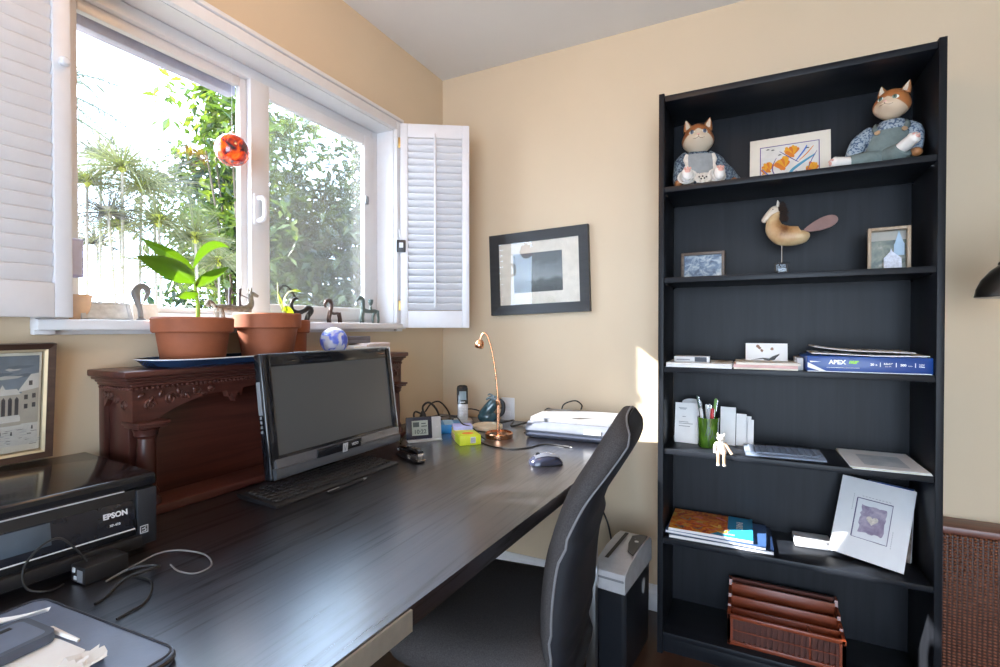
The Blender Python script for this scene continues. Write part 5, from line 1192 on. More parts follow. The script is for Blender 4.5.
stroke(b, [(-.012, -.012), (-.004, .016), (.002, .020), (.004, .0), (-.006, -.008)], .0018, 0, .0372, TFp); stroke(b, [(.004, -.020), (.012, -.004), (.010, .014)], .0016, 0, .0368, TFp); b.build('cup_mark', mat('glaze_dark', (.015, .035, .008), .3), pcup)
G = 'pens in the green cup'
for name, label, x, y, tx_, ty_, L, col, r_ in (('pen', 'dark green pencil leaning left, tallest in the green cup', -.014, .010, -14, 6, .178, (.03, .07, .05), .0035),
      ('pen', 'white pen at the left rim of the green cup', -.020, -.012, -8, 12, .135, (.68, .70, .72), .0045), ('pen', 'silver pen upright in the middle of the green cup', -.002, -.016, 4, 3, .148, (.45, .46, .48), .0042),
      ('pen', 'bright green striped pen leaning right in the green cup', .012, .004, 10, 5, .170, (.16, .33, .07), .0045), ('pen', 'red pen at the right side of the green cup', .017, -.008, 4, 8, .135, (.45, .02, .02), .0055), ('pen', 'white capped pen beside the silver pen in the green cup', .002, .014, -5, -8, .142, (.70, .70, .68), .0042), ('pen', 'black pen at the back of the green cup', -.010, .018, -3, -10, .130, (.02, .02, .022), .0045)):
    o = thing(name, label, 'pen', (1.270 + x * .55, -.172 + y * .55, S5 + .0105), 0, G); o.rotation_euler = (R(ty_ * .7), R(tx_ * .7), 0)
    MB().lathe([(0, 0), (.0012, 0), (r_, .012), (r_, L * .70), (r_ * 1.12, L * .70), (r_ * 1.12, L - .004), (r_ * .6, L), (0, L)], 12).build('barrel', mat('pen_paint', col, .35, var=.02), o)
    MB().box((r_ * 1.1, -.001, L * .72), (r_ * 1.1 + .002, .001, L - .004)).build('clip', M_chrome, o)
G = 'white cards behind the pen cup'
for x, y, w, h, lb in ((1.333, -.118, .052, .140, 'tall white card standing right behind the green pen cup'), (1.378, -.108, .034, .116, 'middle white card of the row right of the pen cup'), (1.396, -.098, .030, .108, 'narrow white card second from the end right of the pen cup'), (1.409, -.112, .020, .098, 'small white card last in the row right of the pen cup')):
    o = MB().box((-w / 2, -.001, 0), (w / 2, .001, h), M=Mx(rot=(-7, 0, 0))).build('white_card', M_paper); o.location = (x, y, S5 + .0006); o.rotation_euler = (0, 0, R(-6)); tag(o, lb, 'card', G)
# little cat toy sitting on the shelf edge
ty_ = thing('toy_figure', 'small white jointed toy cat sitting on the front edge of the fourth shelf', 'toy', (1.318, -.268, S5 + .0005), 5)
M_toy = mat('toy_white', (.66, .62, .56), .5, var=.06); M_toyt = mat('toy_tan', (.55, .36, .24), .5, var=.1)
b = MB(); b.lathe([(0, 0), (.017, 0), (.0175, .010), (.014, .030), (.010, .040), (.005, .043), (0, .043)], 18, sy=.75); b.build('body', M_toy, ty_)
b = MB(); b.ball((0, -.001, .054), (.0135, .012, .012), 18); b.ball((0, -.011, .051), (.006, .005, .0045), 12); hd = b.build('head', M_toy, ty_)
for f in (-1, 1):
    b = MB(); b.tube([(f * .0085, 0, .061), (f * .0105, 0, .068), (f * .011, -.001, .073)], [.004, .003, .0006], 8); b.build('ear', M_toy, hd)
    b = MB(); b.ball((f * .0048, -.0115, .057), .0013, 8); b.build('eye', M_dark, hd)
    b = MB(); b.tube([(f * .011, 0, .037), (f * .019, -.004, .028), (f * (.020 if f < 0 else .028), -.010, .012), (f * (.020 if f < 0 else .034), -.014, .004)], [.0055, .005, .0045, .0048], 10, smooth=4); b.build('arm', M_toy if f < 0 else M_toyt, ty_)
    b = MB(); b.tube([(f * .009, -.006, .008), (f * .009, -.018, .004), (f * .009, -.021, -.010), (f * .0095, -.021, -.030)], [.006, .006, .0052, .0052], 10, smooth=4); lg = b.build('leg', M_toyt, ty_)
    b = MB(); b.ball((f * .0095, -.023, -.034), (.006, .009, .0048), 12); b.build('foot', M_toy, lg)
b = MB(); b.ball((0, -.0155, .0525), (.0018, .0012, .0014), 8); b.build('nose', M_toyt, hd)
k2 = thing('keyboard', 'pale grey-blue keyboard lying on the fourth bookcase shelf', 'keyboard', (1.508, -.188, S5 + .0008), -86)
keyboard(k2, .235, .120, mat('keyboard_grey', (.17, .21, .28), .4), mat('key_grey', (.115, .145, .20), .45), .014, .007)
zz_ = stack('paper_sheet', ['white sheet lowest in the pile on the shelf\'s right end', 'yellowish sheet edge in the middle of the pile on the fourth shelf', 'white sheet under the printed one on the fourth shelf'], 'paper', (1.785, -.154, S5 + .0006), 2, .196, .252, (.002, .0015, .002), [M_paper, mat('yellowish_paper', (.66, .66, .45), .7), M_paper], .004, 'sheets on the fourth shelf', 7)
pt_ = thing('printed_sheet', 'white sheet with a faint grey-blue picture topmost on the fourth shelf\'s right', 'paper', (1.782, -.158, zz_ + .0003), 1)
MB().box((-.098, -.128, 0), (.098, .128, .0012)).build('sheet', M_paper, pt_); MB().rect(-.055, -.085, .060, .060, .0014).build('faint_picture', pic_mat('faint_picture', [(.30, .37, .42, 1), (.45, .50, .54, 1), (.62, .65, .67, 1)], 12), pt_)

# ------------------------------------------------------------------ fifth shelf
def book(name, label, loc, rz, w, d, h, cover, pages, group=None, face=None):
    o = thing(name, label, 'book', loc, rz, group)
    b = MB(); b.box((-w / 2, -d / 2, 0), (w / 2, d / 2, .0008)); b.box((-w / 2, -d / 2, h - .0008), (w / 2, d / 2, h)); b.box((-w / 2 - .0004, -d / 2, 0), (-w / 2 + .001, d / 2, h)); b.build('cover', cover, o)
    MB().box((-w / 2 + .0012, -d / 2 + .0015, .001), (w / 2 - .0015, d / 2 - .0015, h - .001)).build('pages', pages, o)
    return o
G = 'books and magazines lying on the fifth shelf'
zb = S6 + .0006
M_pg = mat('page_edges', (.66, .66, .66), .7, var=.1, nscale=300, stretch=(1, 1, 30))
book('book', 'dark blue book lowest in the pile on the fifth shelf\'s left', (1.312, -.152, zb), 1, .335, .22, .012, mat('navy_cover', (.01, .022, .06), .3), M_pg, G)
book('book', 'blue and silver magazine just under the topmost one on the fifth shelf', (1.298, -.150, zb + .0125), -1.5, .325, .215, .010, mat('blue_cover', (.04, .09, .22), .3), M_pg, G)
mg = thing('magazine', 'colourful orange and turquoise magazine on top of the fifth shelf\'s book pile', 'magazine', (1.280, -.148, zb + .0232), .5, G)
b = MB(); b.box((-.138, -.105, 0), (.138, .105, .0100), .001); b.build('pages', M_pg, mg)
m, nt, bs = base_mat('magazine_orange_print'); f = noise(nt, tex(nt, (1, 1, 1)), 24, 6, .65, 1.5)
nt.links.new(ramp(nt, f, [(.30, (.05, .05, .04)), (.42, (.45, .07, .02)), (.52, (.72, .20, .02)), (.62, (.62, .40, .06)), (.72, (.30, .12, .08))]), bs.inputs['Base Color']); bs.inputs['Roughness'].default_value = .25
b = MB(); b.box((-.138, -.105, .0101), (.056, .105, .0106), m=0); b.box((.056, -.105, .0101), (.138, .105, .0106), m=1); b.flat([(.000, -.105), (.056, -.105), (.056, -.04)], .0108, 1)
b.build('cover', [m, mat('magazine_turquoise', (.03, .28, .52), .25, var=.05)], mg)
b = MB(); b.text('PARIS', .030, Mx((.094, .018, .0109), (0, 0, -90)), ext=.0001, bold=.0004); b.text('VINCI', .016, Mx((.060, -.082, .0111), (0, 0, 0)), ext=.0001); b.build('cover_lettering', mat('cover_white', (.75, .75, .70), .4), mg)
b = MB(); rr = random.Random(9)
for k in range(12):
    x, y = rr.uniform(-.12, .03), rr.uniform(-.08, .09); stroke(b, [(x, y), (x + rr.uniform(.01, .04), y + rr.uniform(-.02, .02)), (x + rr.uniform(.02, .06), y + rr.uniform(-.03, .03))], rr.uniform(.003, .008), k % 3, .0108 + .00002 * k, None)
b.build('cover_print', [mat('cover_yellow', (.65, .42, .05), .3), mat('cover_brown', (.18, .09, .05), .3), mat('cover_red', (.50, .05, .02), .3)], mg)
wb_ = thing('white_case', 'small flat white case lying on the fifth shelf beside the leaning matted picture', 'case', (1.603, -.100, S6 + .0005), 4)
MB().box((-.056, -.040, 0), (.056, .040, .026), .004).build('case_body', M_lgrey, wb_); MB().box((-.0562, -.0405, .011), (.0562, .0402, .0122)).build('case_seam', M_grey, wb_)
# leaning matted picture
mp = thing('matted_picture', 'white matted picture of a purple heart leaning against a book on the fifth shelf', 'picture', (1.738, -.196, S6 + .0060), -23)
TL_ = Mx((0, 0, .0045), (-24, 3.0, 0)); TF = TL_ @ Matrix(((1, 0, 0, 0), (0, 0, -1, -.0034), (0, 1, 0, 0), (0, 0, 0, 1)))
b = MB().at(TL_); wj, hj = .100, .256
ring_ = [(-wj, 0), (wj, 0), (wj, hj), (-wj, hj)]
# mat board with a real window cut in it
x0, x1, y0, y1 = -.046, .048, .066, .192
for a, c in (((-wj, 0), (wj, y0)), ((-wj, y1), (wj, hj)), ((-wj, y0), (x0, y1)), ((x1, y0), (wj, y1))): b.box((a[0], -.003, a[1]), (c[0], .001, c[1]))
b.build('mat_board', mat('bright_mat_board', (.60, .60, .61), .6, var=.02), mp)
b = MB().at(TL_); b.box((-wj + .001, .001, .001), (wj - .001, .0045, hj - .001)); b.build('backing', mat('backing_lilac', (.40, .36, .52), .6), mp)
b = MB(); TB = TL_ @ Matrix(((1, 0, 0, 0), (0, 0, -1, .0008), (0, 1, 0, 0), (0, 0, 0, 1))); b.rect(x0, y0, x1, y1, 0, M=TB); b.build('print_border', M_lgrey, mp)
b = MB(); rr = random.Random(4); ed = []
for k in range(40):
    t = k / 40; q = t * 4; 
    if q < 1: p = (-.032 + .066 * q, .086)
    elif q < 2: p = (.034, .086 + .088 * (q - 1))
    elif q < 3: p = (.034 - .066 * (q - 2), .174)
    else: p = (-.032, .174 - .088 * (q - 3))
    ed.append((p[0] + rr.uniform(-.0028, .0028), p[1] + rr.uniform(-.0028, .0028)))
b.flat(ed, .0003, M=TB); b.build('purple_print', pic_mat('purple_print', [(.13, .10, .17, 1), (.24, .20, .28, 1), (.42, .36, .42, 1)], 26), mp)
b = MB(); hp_ = []
for k in range(30):
    a = 2 * PI * k / 30; hp_.append((.001 + .0010 * 16 * math.sin(a) ** 3, 0.130 + .0010 * (13 * math.cos(a) - 5 * math.cos(2 * a) - 2 * math.cos(3 * a) - math.cos(4 * a))))
b.flat(hp_, .0006, M=TB); b.build('heart_print', mat('heart_print', (.50, .44, .38), .6, var=.25, nscale=160), mp)
b = MB().at(TL_); 
for a, c in (((x0 - .0015, y0 - .0015), (x1 + .0015, y0)), ((x0 - .0015, y1), (x1 + .0015, y1 + .0025)), ((x0 - .0025, y0), (x0, y1)), ((x1, y0), (x1 + .0015, y1))): b.box((a[0], -.0034, a[1]), (c[0], .0006, c[1]))
b.build('cut_bevel', mat('bevel_dark_purple', (.06, .04, .12), .5), mp)
b = MB()
for k in range(9): b.rect(-.035 + .009 * k, 0.2005, -.030 + .009 * k, .2020, 0, M=TF)
for k in range(8): b.rect(-.058, .150 + .007 * k, -.0565, .154 + .007 * k, 0, M=TF); b.rect(.058, .060 + .007 * k, .0595, .064 + .007 * k, 0, M=TF)
b.build('tiny_writing', M_grey, mp)
bh = thing('picture_book', 'tall book with a dark picture cover standing behind the leaning matted picture', 'book', (1.828, -.098, S6 + .0008), -30)
Tb = Mx((0, 0, .001), (-6, 0, 0)); b = MB().at(Tb); b.box((-.075, -.006, 0), (.052, .006, .235), .001); b.build('book_block', M_pg, bh)
b = MB().at(Tb); b.box((-.075, -.0072, 0), (.0525, -.0060, .195), m=0); b.box((-.075, -.0072, .195), (.0525, -.0060, .2355), m=1); b.build('cover', [pic_mat('cover_picture', [(.02, .02, .02, 1), (.12, .09, .07, 1), (.28, .22, .18, 1), (.40, .38, .36, 1)], 18), mat('cover_blue', (.02, .10, .42), .3)], bh)

# ------------------------------------------------------------------ bottom shelf: desk organiser
M_org = mat_wood('red_brown_wood', (.13, .022, .008), (.26, .055, .018), 'x', .3, .8, .15)
og = thing('desk_organizer', 'reddish wooden desk organiser with slatted front and stepped dividers on the bottom shelf', 'organizer', (1.512, -.246, S7 + .0006), 0)
W2 = .172
prof = [(0, 0), (0, .104), (.055, .105), (.058, .112), (.105, .114), (.108, .126), (.165, .130), (.170, .150), (.198, .150), (.198, 0)]
for x, nm in ((-W2, 'side_panel'), (W2 - .010, 'side_panel')):
    b = MB(); b.prism(prof, 0, .010, M=Matrix(((0, 0, 1, x), (1, 0, 0, 0), (0, 1, 0, 0), (0, 0, 0, 1)))); b.build(nm, M_org, og)
b = MB(); b.box((-W2, 0, .090), (W2, .010, .104), .0015); b.box((-W2, 0, 0), (W2, .010, .014), .0015); b.box((-W2, 0, .014), (-W2 + .018, .010, .090)); b.box((W2 - .018, 0, .014), (W2, .010, .090)); b.box((-W2 + .018, .0005, .050), (W2 - .018, .004, .053)); b.build('front_frame', M_org, og)
b = MB()
for k in range(19):
    x = -W2 + .024 + k * .0163; b.box((x, .003, .014), (x + .0075, .008, .090))
b.build('front_slats', mat_wood('dark_slats', (.045, .010, .005), (.10, .025, .012), 'z', .4, .8), og)
b = MB(); b.box((-W2 + .010, .008, 0), (W2 - .010, .196, .010)); b.box((-W2 + .010, .186, .010), (W2 - .010, .198, .150)); b.box((-W2 + .010, .012, .012), (W2 - .010, .0135, .088)); b.build('back_and_floor', mat_wood('shadow_wood', (.05, .010, .005), (.10, .022, .01), 'x', .4, .8), og)
for y, h in ((.052, .104), (.105, .120), (.160, .142)): MB().box((-W2 + .010, y, .010), (W2 - .010, y + .007, h), .001).build('divider', M_org, og)
MB().box((.070, .010, .010), (.078, .052, .102), .001).build('cross_divider', M_org, og); 

# ------------------------------------------------------------------ pictures on the walls
wp = thing('framed_photo', 'black framed landscape photo hanging slightly tilted on the back wall', 'picture', (.531, -.002, 1.438))
wp.rotation_euler = (0, R(-1.8), 0)
FW, FH, FT = .489, .383, .046
b = MB()
def miter(b, w, h, t, y0, y1, inner_drop=.006):
    o_ = [(-w / 2, -h / 2), (w / 2, -h / 2), (w / 2, h / 2), (-w / 2, h / 2)]; i_ = [(-w / 2 + t, -h / 2 + t), (w / 2 - t, -h / 2 + t), (w / 2 - t, h / 2 - t), (-w / 2 + t, h / 2 - t)]
    rings = []
    for k in range(5):
        k %= 4; ox, oz = o_[k]; ix, iz = i_[k]; rings.append([Vector((ox, y1, oz)), Vector((ox, y0, oz)), Vector((ox * .985 + ix * .015, y0 - .002, oz * .985 + iz * .015)), Vector((ix, y0 + inner_drop - .002, iz)), Vector((ix, y1, iz))])
    b.loft(rings, cap=False)
miter(b, FW, FH, FT, -.022, 0); b.build('frame', mat_wood('black_frame_wood', (.008, .007, .007), (.022, .020, .020), 'x', .35, 1), wp, angle=20)
b = MB(); b.box((-FW / 2 + .03, -.010, -FH / 2 + .03), (FW / 2 - .03, -.006, FH / 2 - .03)); b.build('mat_board', mat('cream_mat', (.66, .62, .54), .7), wp)
m, nt, bs = base_mat('misty_photo'); tc = nt.nodes.new('ShaderNodeTexCoord'); sp = nt.nodes.new('ShaderNodeSeparateXYZ'); nt.links.new(tc.outputs['Generated'], sp.inputs[0])
f = noise(nt, tex(nt, (1, 1, 2)), 14, 5, .6, .4); ma = nt.nodes.new('ShaderNodeMath'); ma.operation = 'MULTIPLY_ADD'; ma.inputs[1].default_value = .45; nt.links.new(f, ma.inputs[0]); nt.links.new(sp.outputs['Z'], ma.inputs[2])
nt.links.new(ramp(nt, ma.outputs[0], [(.25, (.035, .045, .045)), (.48, (.07, .085, .085)), (.62, (.22, .25, .26)), (.85, (.16, .19, .20)), (1.1, (.10, .12, .13))]), bs.inputs['Base Color']); bs.inputs['Roughness'].default_value = .3
b = MB(); b.box((-.125, -.0112, -.090), (.118, -.0100, .092)); b.build('photo', m, wp)
MB().box((-FW / 2 + .04, -.0165, -FH / 2 + .04), (FW / 2 - .04, -.0150, FH / 2 - .04)).build('glazing', mat_glass('picture_glass'), wp)
# winter town picture on the left wall
lp = thing('framed_painting', 'brown framed snowy town scene hanging on the left wall above the printer', 'picture', (.0145, -1.797, 1.0225))
lp.rotation_euler = (R(5.5), 0, R(90)); FW, FH = .385, .252                     # local x = world y, local -y = world x
b = MB(); miter(b, FW, FH, .0125, -.018, 0, .004); b.build('frame', mat_wood('walnut_frame', (.030, .014, .010), (.075, .040, .028), 'x', .35, 1), lp, angle=20)
b = MB(); miter(b, FW - .023, FH - .023, .006, -.013, 0, .003); b.build('gilt_slip', mat('pale_gilt', (.62, .53, .36), .35, .3), lp, angle=20)
b = MB(); b.box((-FW / 2 + .02, -.006, -FH / 2 + .02), (FW / 2 - .02, -.003, FH / 2 - .02)); b.build('mount', mat('grey_cream_mount', (.58, .56, .48), .7), lp)
TF = Matrix(((1, 0, 0, 0), (0, 0, -1, -.0062), (0, 1, 0, 0), (0, 0, 0, 1)))
b = MB(); xr, xl, yb_, yt_ = FW / 2 - .024, -FW / 2 + .024, -.092, .100
z = .0003
def q(m, pts):
    global z
    z += .00002; b.flat(pts, z, m, TF)
q(0, [(xl, yb_), (xr, yb_), (xr, yt_), (xl, yt_)])                                      # sky
rr = random.Random(8)
for k in range(16):
    x, y = rr.uniform(xl, xr - .04), rr.uniform(.048, yt_ - .004); w_ = rr.uniform(.02, .06); q(1 if k % 3 == 0 else 6, [(x, y), (x + w_ * .4, y + .004), (min(x + w_, xr), y + .002), (min(x + w_ * .8, xr), y - .002), (x + w_ * .3, y - .004)])
q(2, [(xl, yb_), (xr, yb_), (xr, -.032), (xl, -.022)])                                  # snow square
q(3, [(xl, -.032), (xr - .026, -.032), (xr - .026, .020), (xl, .016)])                  # arcade wall
for k in range(34):
    x = xl + .004 + k * .0105
    if x < xr - .036: q(4, [(x, -.030), (x + .0062, -.030), (x + .0062, .008), (x + .0031, .013), (x, .008)])
q(2, [(xl, .014), (xr - .030, .018), (xr - .036, .030), (xl, .026)])                    # snowy roof
for k in range(9): q(2, [(xl + .02 + .036 * k, .026), (xl + .032 + .036 * k, .027), (xl + .026 + .036 * k, .040)])
q(2, [(xl, -.046), (xr - .026, -.040), (xr - .032, -.026), (xl, -.030)])                # lower roof
q(3, [(xl, -.054), (xr - .028, -.048), (xr - .028, -.040), (xl, -.046)])
q(3, [(xr - .030, -.046), (xr, -.046), (xr, .030), (xr - .028, .026)])                  # house
q(2, [(xr - .036, .022), (xr, .030), (xr, .062), (xr - .014, .060)])                    # gable roof
for x, y in ((xr - .024, .006), (xr - .011, .008), (xr - .024, -.014), (xr - .011, -.012), (xr - .017, .036)): q(4, [(x, y), (x + .006, y), (x + .006, y + .010), (x, y + .010)])
for k in range(150):
    x, y = rr.uniform(xl, xr), rr.uniform(yb_, -.056); q(5 if k % 4 else 4, [(x, y), (x + rr.uniform(.004, .012), y + .0004), (x + rr.uniform(.004, .012), y + .0012), (x, y + .0009)])
for k in range(16):
    x, y = xl + .06 + .017 * k + rr.uniform(-.01, .01), -.062 + rr.uniform(-.010, .004); q(4, [(x, y), (x + .0032, y), (x + .0026, y + .008), (x + .0008, y + .008)])
b.build('painting', [mat('storm_sky', (.13, .165, .20), .5, var=.3, nscale=14), mat('pale_cloud', (.36, .36, .34), .5), mat('snow_paint', (.50, .50, .47), .5, var=.1), mat('stone_paint', (.34, .32, .27), .5), mat('dark_paint', (.045, .045, .05), .5), mat('snow_shadow', (.33, .35, .36), .5), mat('slate_cloud', (.085, .11, .14), .5)], lp, fix=False, sm=False)
MB().box((-FW / 2 + .02, -.0125, -FH / 2 + .02), (FW / 2 - .02, -.0115, FH / 2 - .02)).build('glazing', mat_glass('painting_glass'), lp)

# ------------------------------------------------------------------ woven chest and lamp at the right
m, nt, bs = base_mat('woven_reddish_cane'); tc = nt.nodes.new('ShaderNodeTexCoord')
w1 = nt.nodes.new('ShaderNodeTexWave'); w1.wave_type = 'BANDS'; w1.bands_direction = 'Z'; w1.inputs['Scale'].default_value = 32; w1.inputs['Distortion'].default_value = .6; nt.links.new(tc.outputs['Object'], w1.inputs['Vector'])
w2 = nt.nodes.new('ShaderNodeTexWave'); w2.wave_type = 'BANDS'; w2.bands_direction = 'X'; w2.inputs['Scale'].default_value = 26; w2.inputs['Distortion'].default_value = .6; nt.links.new(tc.outputs['Object'], w2.inputs['Vector'])
mu = nt.nodes.new('ShaderNodeMath'); mu.operation = 'MULTIPLY'; nt.links.new(w1.outputs['Fac'], mu.inputs[0]); nt.links.new(w2.outputs['Fac'], mu.inputs[1])
nt.links.new(ramp(nt, mu.outputs[0], [(0, (.040, .012, .006)), (.35, (.15, .043, .019)), (1, (.31, .11, .048))]), bs.inputs['Base Color']); bs.inputs['Roughness'].default_value = .45; bump(nt, bs, mu.outputs[0], .8, .006)
wc = thing('woven_chest', 'reddish-brown woven cane chest standing against the back wall right of the bookcase', 'chest', (2.44, -.055, 0))
MB().box((-.50, -.050, .02), (.50, .050, .528), .006).build('woven_body', m, wc)
MB().box((-.515, -.053, .528), (.515, .053, .553), .005).build('top_rail', mat_wood('chest_rail', (.10, .03, .018), (.20, .065, .035), 'x', .35, .6), wc)
for x in (-.48, .48): MB().box((x - .02, -.045, 0), (x + .02, .045, .03), .002).build('foot', M_mahog, wc)
fl = thing('floor_lamp', 'black lamp with a dome metal shade at the right edge beside the bookcase', 'lamp', (2.36, -.42, 0))
lx, ly, lz = 2.042, -.36, 1.262                                   # shade mouth centre
M_shade = mat('gunmetal_shade', (.055, .052, .048), .28, .85, var=.05)
b = MB(); prof = [(.0905, 0), (.092, .002), (.0885, .022), (.078, .048), (.060, .072), (.044, .086), (.040, .090)]
inner = [(r - .0025, zz) for r, zz in prof[::-1]]
b.lathe([(r, zz) for r, zz in prof], 40, M=Mx((lx, ly, lz))); sh_ = b.build('shade', M_shade, fl, True)

b = MB(); b.lathe([(.044, .086), (.0455, .090), (.044, .094)], 32, M=Mx((lx, ly, lz))); b.lathe([(.041, .092), (.041, .150), (.038, .168), (.026, .184), (.010, .190), (0, .190)], 32, M=Mx((lx, ly, lz))); b.build('socket_housing', mat('lamp_black', (.012, .012, .012), .3), fl, True)
b = MB(); b.ball((lx, ly, lz + .045), .026, 18); b.build('bulb', mat_emit('warm_bulb', (1, .70, .40), 6), fl, True)
b = MB(); b.tube([(lx, ly, lz + .185), (lx + .05, ly - .005, lz + .235), (2.30, -.40, lz + .15), (2.36, -.42, lz + .05), (2.36, -.42, .02)], .008, 10, smooth=6); b.build('pole', M_black, fl, True)
b = MB(); b.lathe([(0, 0), (.13, 0), (.135, .006), (.13, .018), (.02, .024), (.012, .04), (0, .04)], 36, M=Mx((2.36, -.42, 0))); b.build('base', M_black, fl, True)
# ------------------------------------------------------------------ garden outside the window
GZ = -.35
gm = mat('garden_soil', (.10, .09, .06), .9, var=.3, nscale=4)
struct(MB().box((-14, -9, GZ - .1), (-.14, 12, GZ)).build('terrain_1', gm))
def leafcloud(name, parent, n, place, size, mtl, seed, slim=.22, droop=.3, world=True):
    """thousands of small folded leaves in one crown"""
    r_ = random.Random(seed); V = []; F = []
    for _ in range(n):
        p = place(r_)
        if p is None: continue
        L_ = size * r_.uniform(.6, 1.25); a = r_.uniform(0, 2 * PI); el = r_.uniform(-.9, .7) - droop
        d = Vector((math.cos(a) * math.cos(el), math.sin(a) * math.cos(el), math.sin(el))); s_ = d.cross(Vector((r_.uniform(-.6, .6), r_.uniform(-.6, .6), 1))).normalized(); u = s_.cross(d)
        w = L_ * slim; o = len(V); p = Vector(p)
        V += [p, p + d * L_ * .45 + s_ * w + u * w * .4, p + d * L_, p + d * L_ * .45 - s_ * w + u * w * .4, p + d * L_ * .5]
        F += [(o, o + 4, o + 1), (o + 1, o + 4, o + 2), (o, o + 3, o + 4), (o + 3, o + 2, o + 4)]
    b = MB(); b.V = V; b.F = F; b.I = [0] * len(F)
    return b.build(name, mtl, parent, world, fix=False, sm=False)
def clumps(c, r, k, seed, rr=.34):
    q = random.Random(seed); out = []
    while len(out) < k:
        p = Vector([q.uniform(-1, 1) for _ in range(3)])
        if .35 < p.length < 1: out.append((Vector((c[0] + p.x * r[0], c[1] + p.y * r[1], c[2] + p.z * r[2])), rr * q.uniform(.7, 1.3)))
    return out
def in_clumps(cl):
    def f(q):
        c, r = q.choice(cl)
        while True:
            p = Vector([q.uniform(-1, 1) for _ in range(3)])
            if p.length < 1: return c + p.normalized() * (p.length ** .5) * r
    return f
M_lfA = mat_leaf('bush_leaf', (0.0070, 0.0244, 0.0139, 1), (0.0225, 0.0504, 0.0139, 1), (0.0608, 0.0955, 0.0122, 1), .4)
M_lfB = mat_leaf('shrub_leaf', (0.0165, 0.0401, 0.0213, 1), (0.0494, 0.0847, 0.0236, 1), (0.1119, 0.1414, 0.0353, 1), .4)
M_lfC = mat_leaf('light_leaf', (0.0279, 0.0605, 0.0075, 1), (0.0744, 0.1302, 0.0093, 1), (0.1395, 0.1860, 0.0139, 1), .5)
M_bark = mat('bark', (.09, .07, .05), .9, var=.3, nscale=20, bmp=.5, bscale=40)
def bush(label, c, r, k, n, size, mtl, seed, rr, slim=.22, trunk=True):
    o = thing('garden_tree', label, 'tree', (c[0], c[1], GZ), 0, None)
    cl = clumps(c, r, k, seed, rr); leafcloud('crown', o, n, in_clumps(cl), size, mtl, seed + 1, slim)
    b = MB(); b.tube([(c[0], c[1], GZ), (c[0] + .04, c[1], GZ + .8), (c[0], c[1] + .03, c[2])], [.045, .03, .015], 9, smooth=4)
    for p, _ in cl[:10]: b.tube([(c[0] + .02, c[1], GZ + .6), ((c[0] + p.x) / 2, (c[1] + p.y) / 2, (GZ + .8 + p.z) / 2 + .1), p], [.015, .009, .004], 6, smooth=3)
    b.build('trunk', M_bark, o, True); return o
bush('dense dark green leafy tree seen through both window panes', (-2.45, 1.00, 1.35), (1.0, .75, 1.65), 70, 13000, .115, M_lfA, 21, .36)
bush('yellow-green leafy tree just outside the left window pane behind the glass ball', (-1.90, .28, 2.05), (.52, .40, .90), 34, 3600, .105, M_lfC, 31, .22, .2)
bush('pale green leafy shrub filling the right window pane behind the insect screen', (-1.30, 1.15, 1.25), (.95, .50, 1.70), 60, 12500, .085, M_lfB, 41, .30, .26)
# papyrus
M_stem = mat('papyrus_stem', (.20, .20, .19), .6, var=.1)
M_umb = mat_leaf('papyrus_ray', (0.0670, 0.0818, 0.0372, 1), (0.1116, 0.1339, 0.0372, 1), (0.1637, 0.1637, 0.0893, 1), .45)
M_umb2 = mat_leaf('papyrus_ray_grey', (0.0372, 0.0372, 0.0403, 1), (0.0682, 0.0682, 0.0682, 1), (0.0992, 0.1054, 0.0930, 1), .4)
M_core = mat('papyrus_heart', (.30, .36, .04), .6)
heads = [(-1.43, -.90, 1.88, .30, 0), (-1.29, -.82, 1.95, .34, 0), (-1.36, -.70, 1.89, .30, 0), (-1.88, -.66, 1.66, .26, 1), (-1.31, -.87, 1.72, .22, 1), (-1.52, -.72, 1.71, .24, 0), (-1.14, -.74, 1.69, .24, 0), (-1.24, -.70, 1.50, .26, 0), (-1.35, -.30, 1.56, .20, 0), (-1.70, -.72, 2.10, .32, 1), (-1.05, -.62, 1.62, .22, 0), (-1.62, -.50, 1.98, .30, 1)]
names = ['leftmost in the window', 'tallest green head at the left', 'third from the left', 'small far head low at the left']
for i, (x, y, z, r, k) in enumerate(heads):
    q = random.Random(100 + i); bx, by = x + q.uniform(-.12, .12), y + q.uniform(-.08, .08)
    o = thing('papyrus_plant', 'tall papyrus stalk with a feathery round head outside the left window pane', 'plant', (bx, by, GZ), 0, 'papyrus stalks outside the left window')
    b = MB(); b.tube([(bx, by, GZ), ((bx + x) / 2 + q.uniform(-.03, .03), (by + y) / 2, (GZ + z) / 2), (x, y, z)], [.009, .008, .006], 7, smooth=5); b.build('stem', M_stem, o, True)
    b = MB(); b.lathe([(0, -.03), (.010, -.02), (.022, .0), (.034, .03), (.02, .035), (0, .03)], 10, M=Mx((x, y, z))); b.build('head_core', M_core if k == 0 else M_stem, o, True)
    V = []; F = []
    for _ in range(290):
        a = q.uniform(0, 2 * PI); el = math.asin(q.uniform(-.25, 1)); L_ = r * q.uniform(.8, 1.3); P = Vector((x, y, z)); d = Vector((math.cos(a) * math.cos(el), math.sin(a) * math.cos(el), math.sin(el) * .9)); s_ = d.cross(Vector((q.uniform(-1, 1), q.uniform(-1, 1), q.uniform(-1, 1)))).normalized() * .0016
        o_ = len(V); n_ = 5
        for j in range(n_ + 1):
            t = j / n_; c = P + d * L_ * t + Vector((0, 0, -1)) * L_ * .35 * t * t * (1.2 - d.z); w = s_ * (1.2 - .9 * t); V += [c - w, c + w]
        F += [(o_ + 2 * j, o_ + 2 * j + 1, o_ + 2 * j + 3, o_ + 2 * j + 2) for j in range(n_)]
    b = MB(); b.V = V; b.F = F; b.I = [0] * len(F); b.build('feathery_head', M_umb if k == 0 else M_umb2, o, True, fix=False, sm=False)
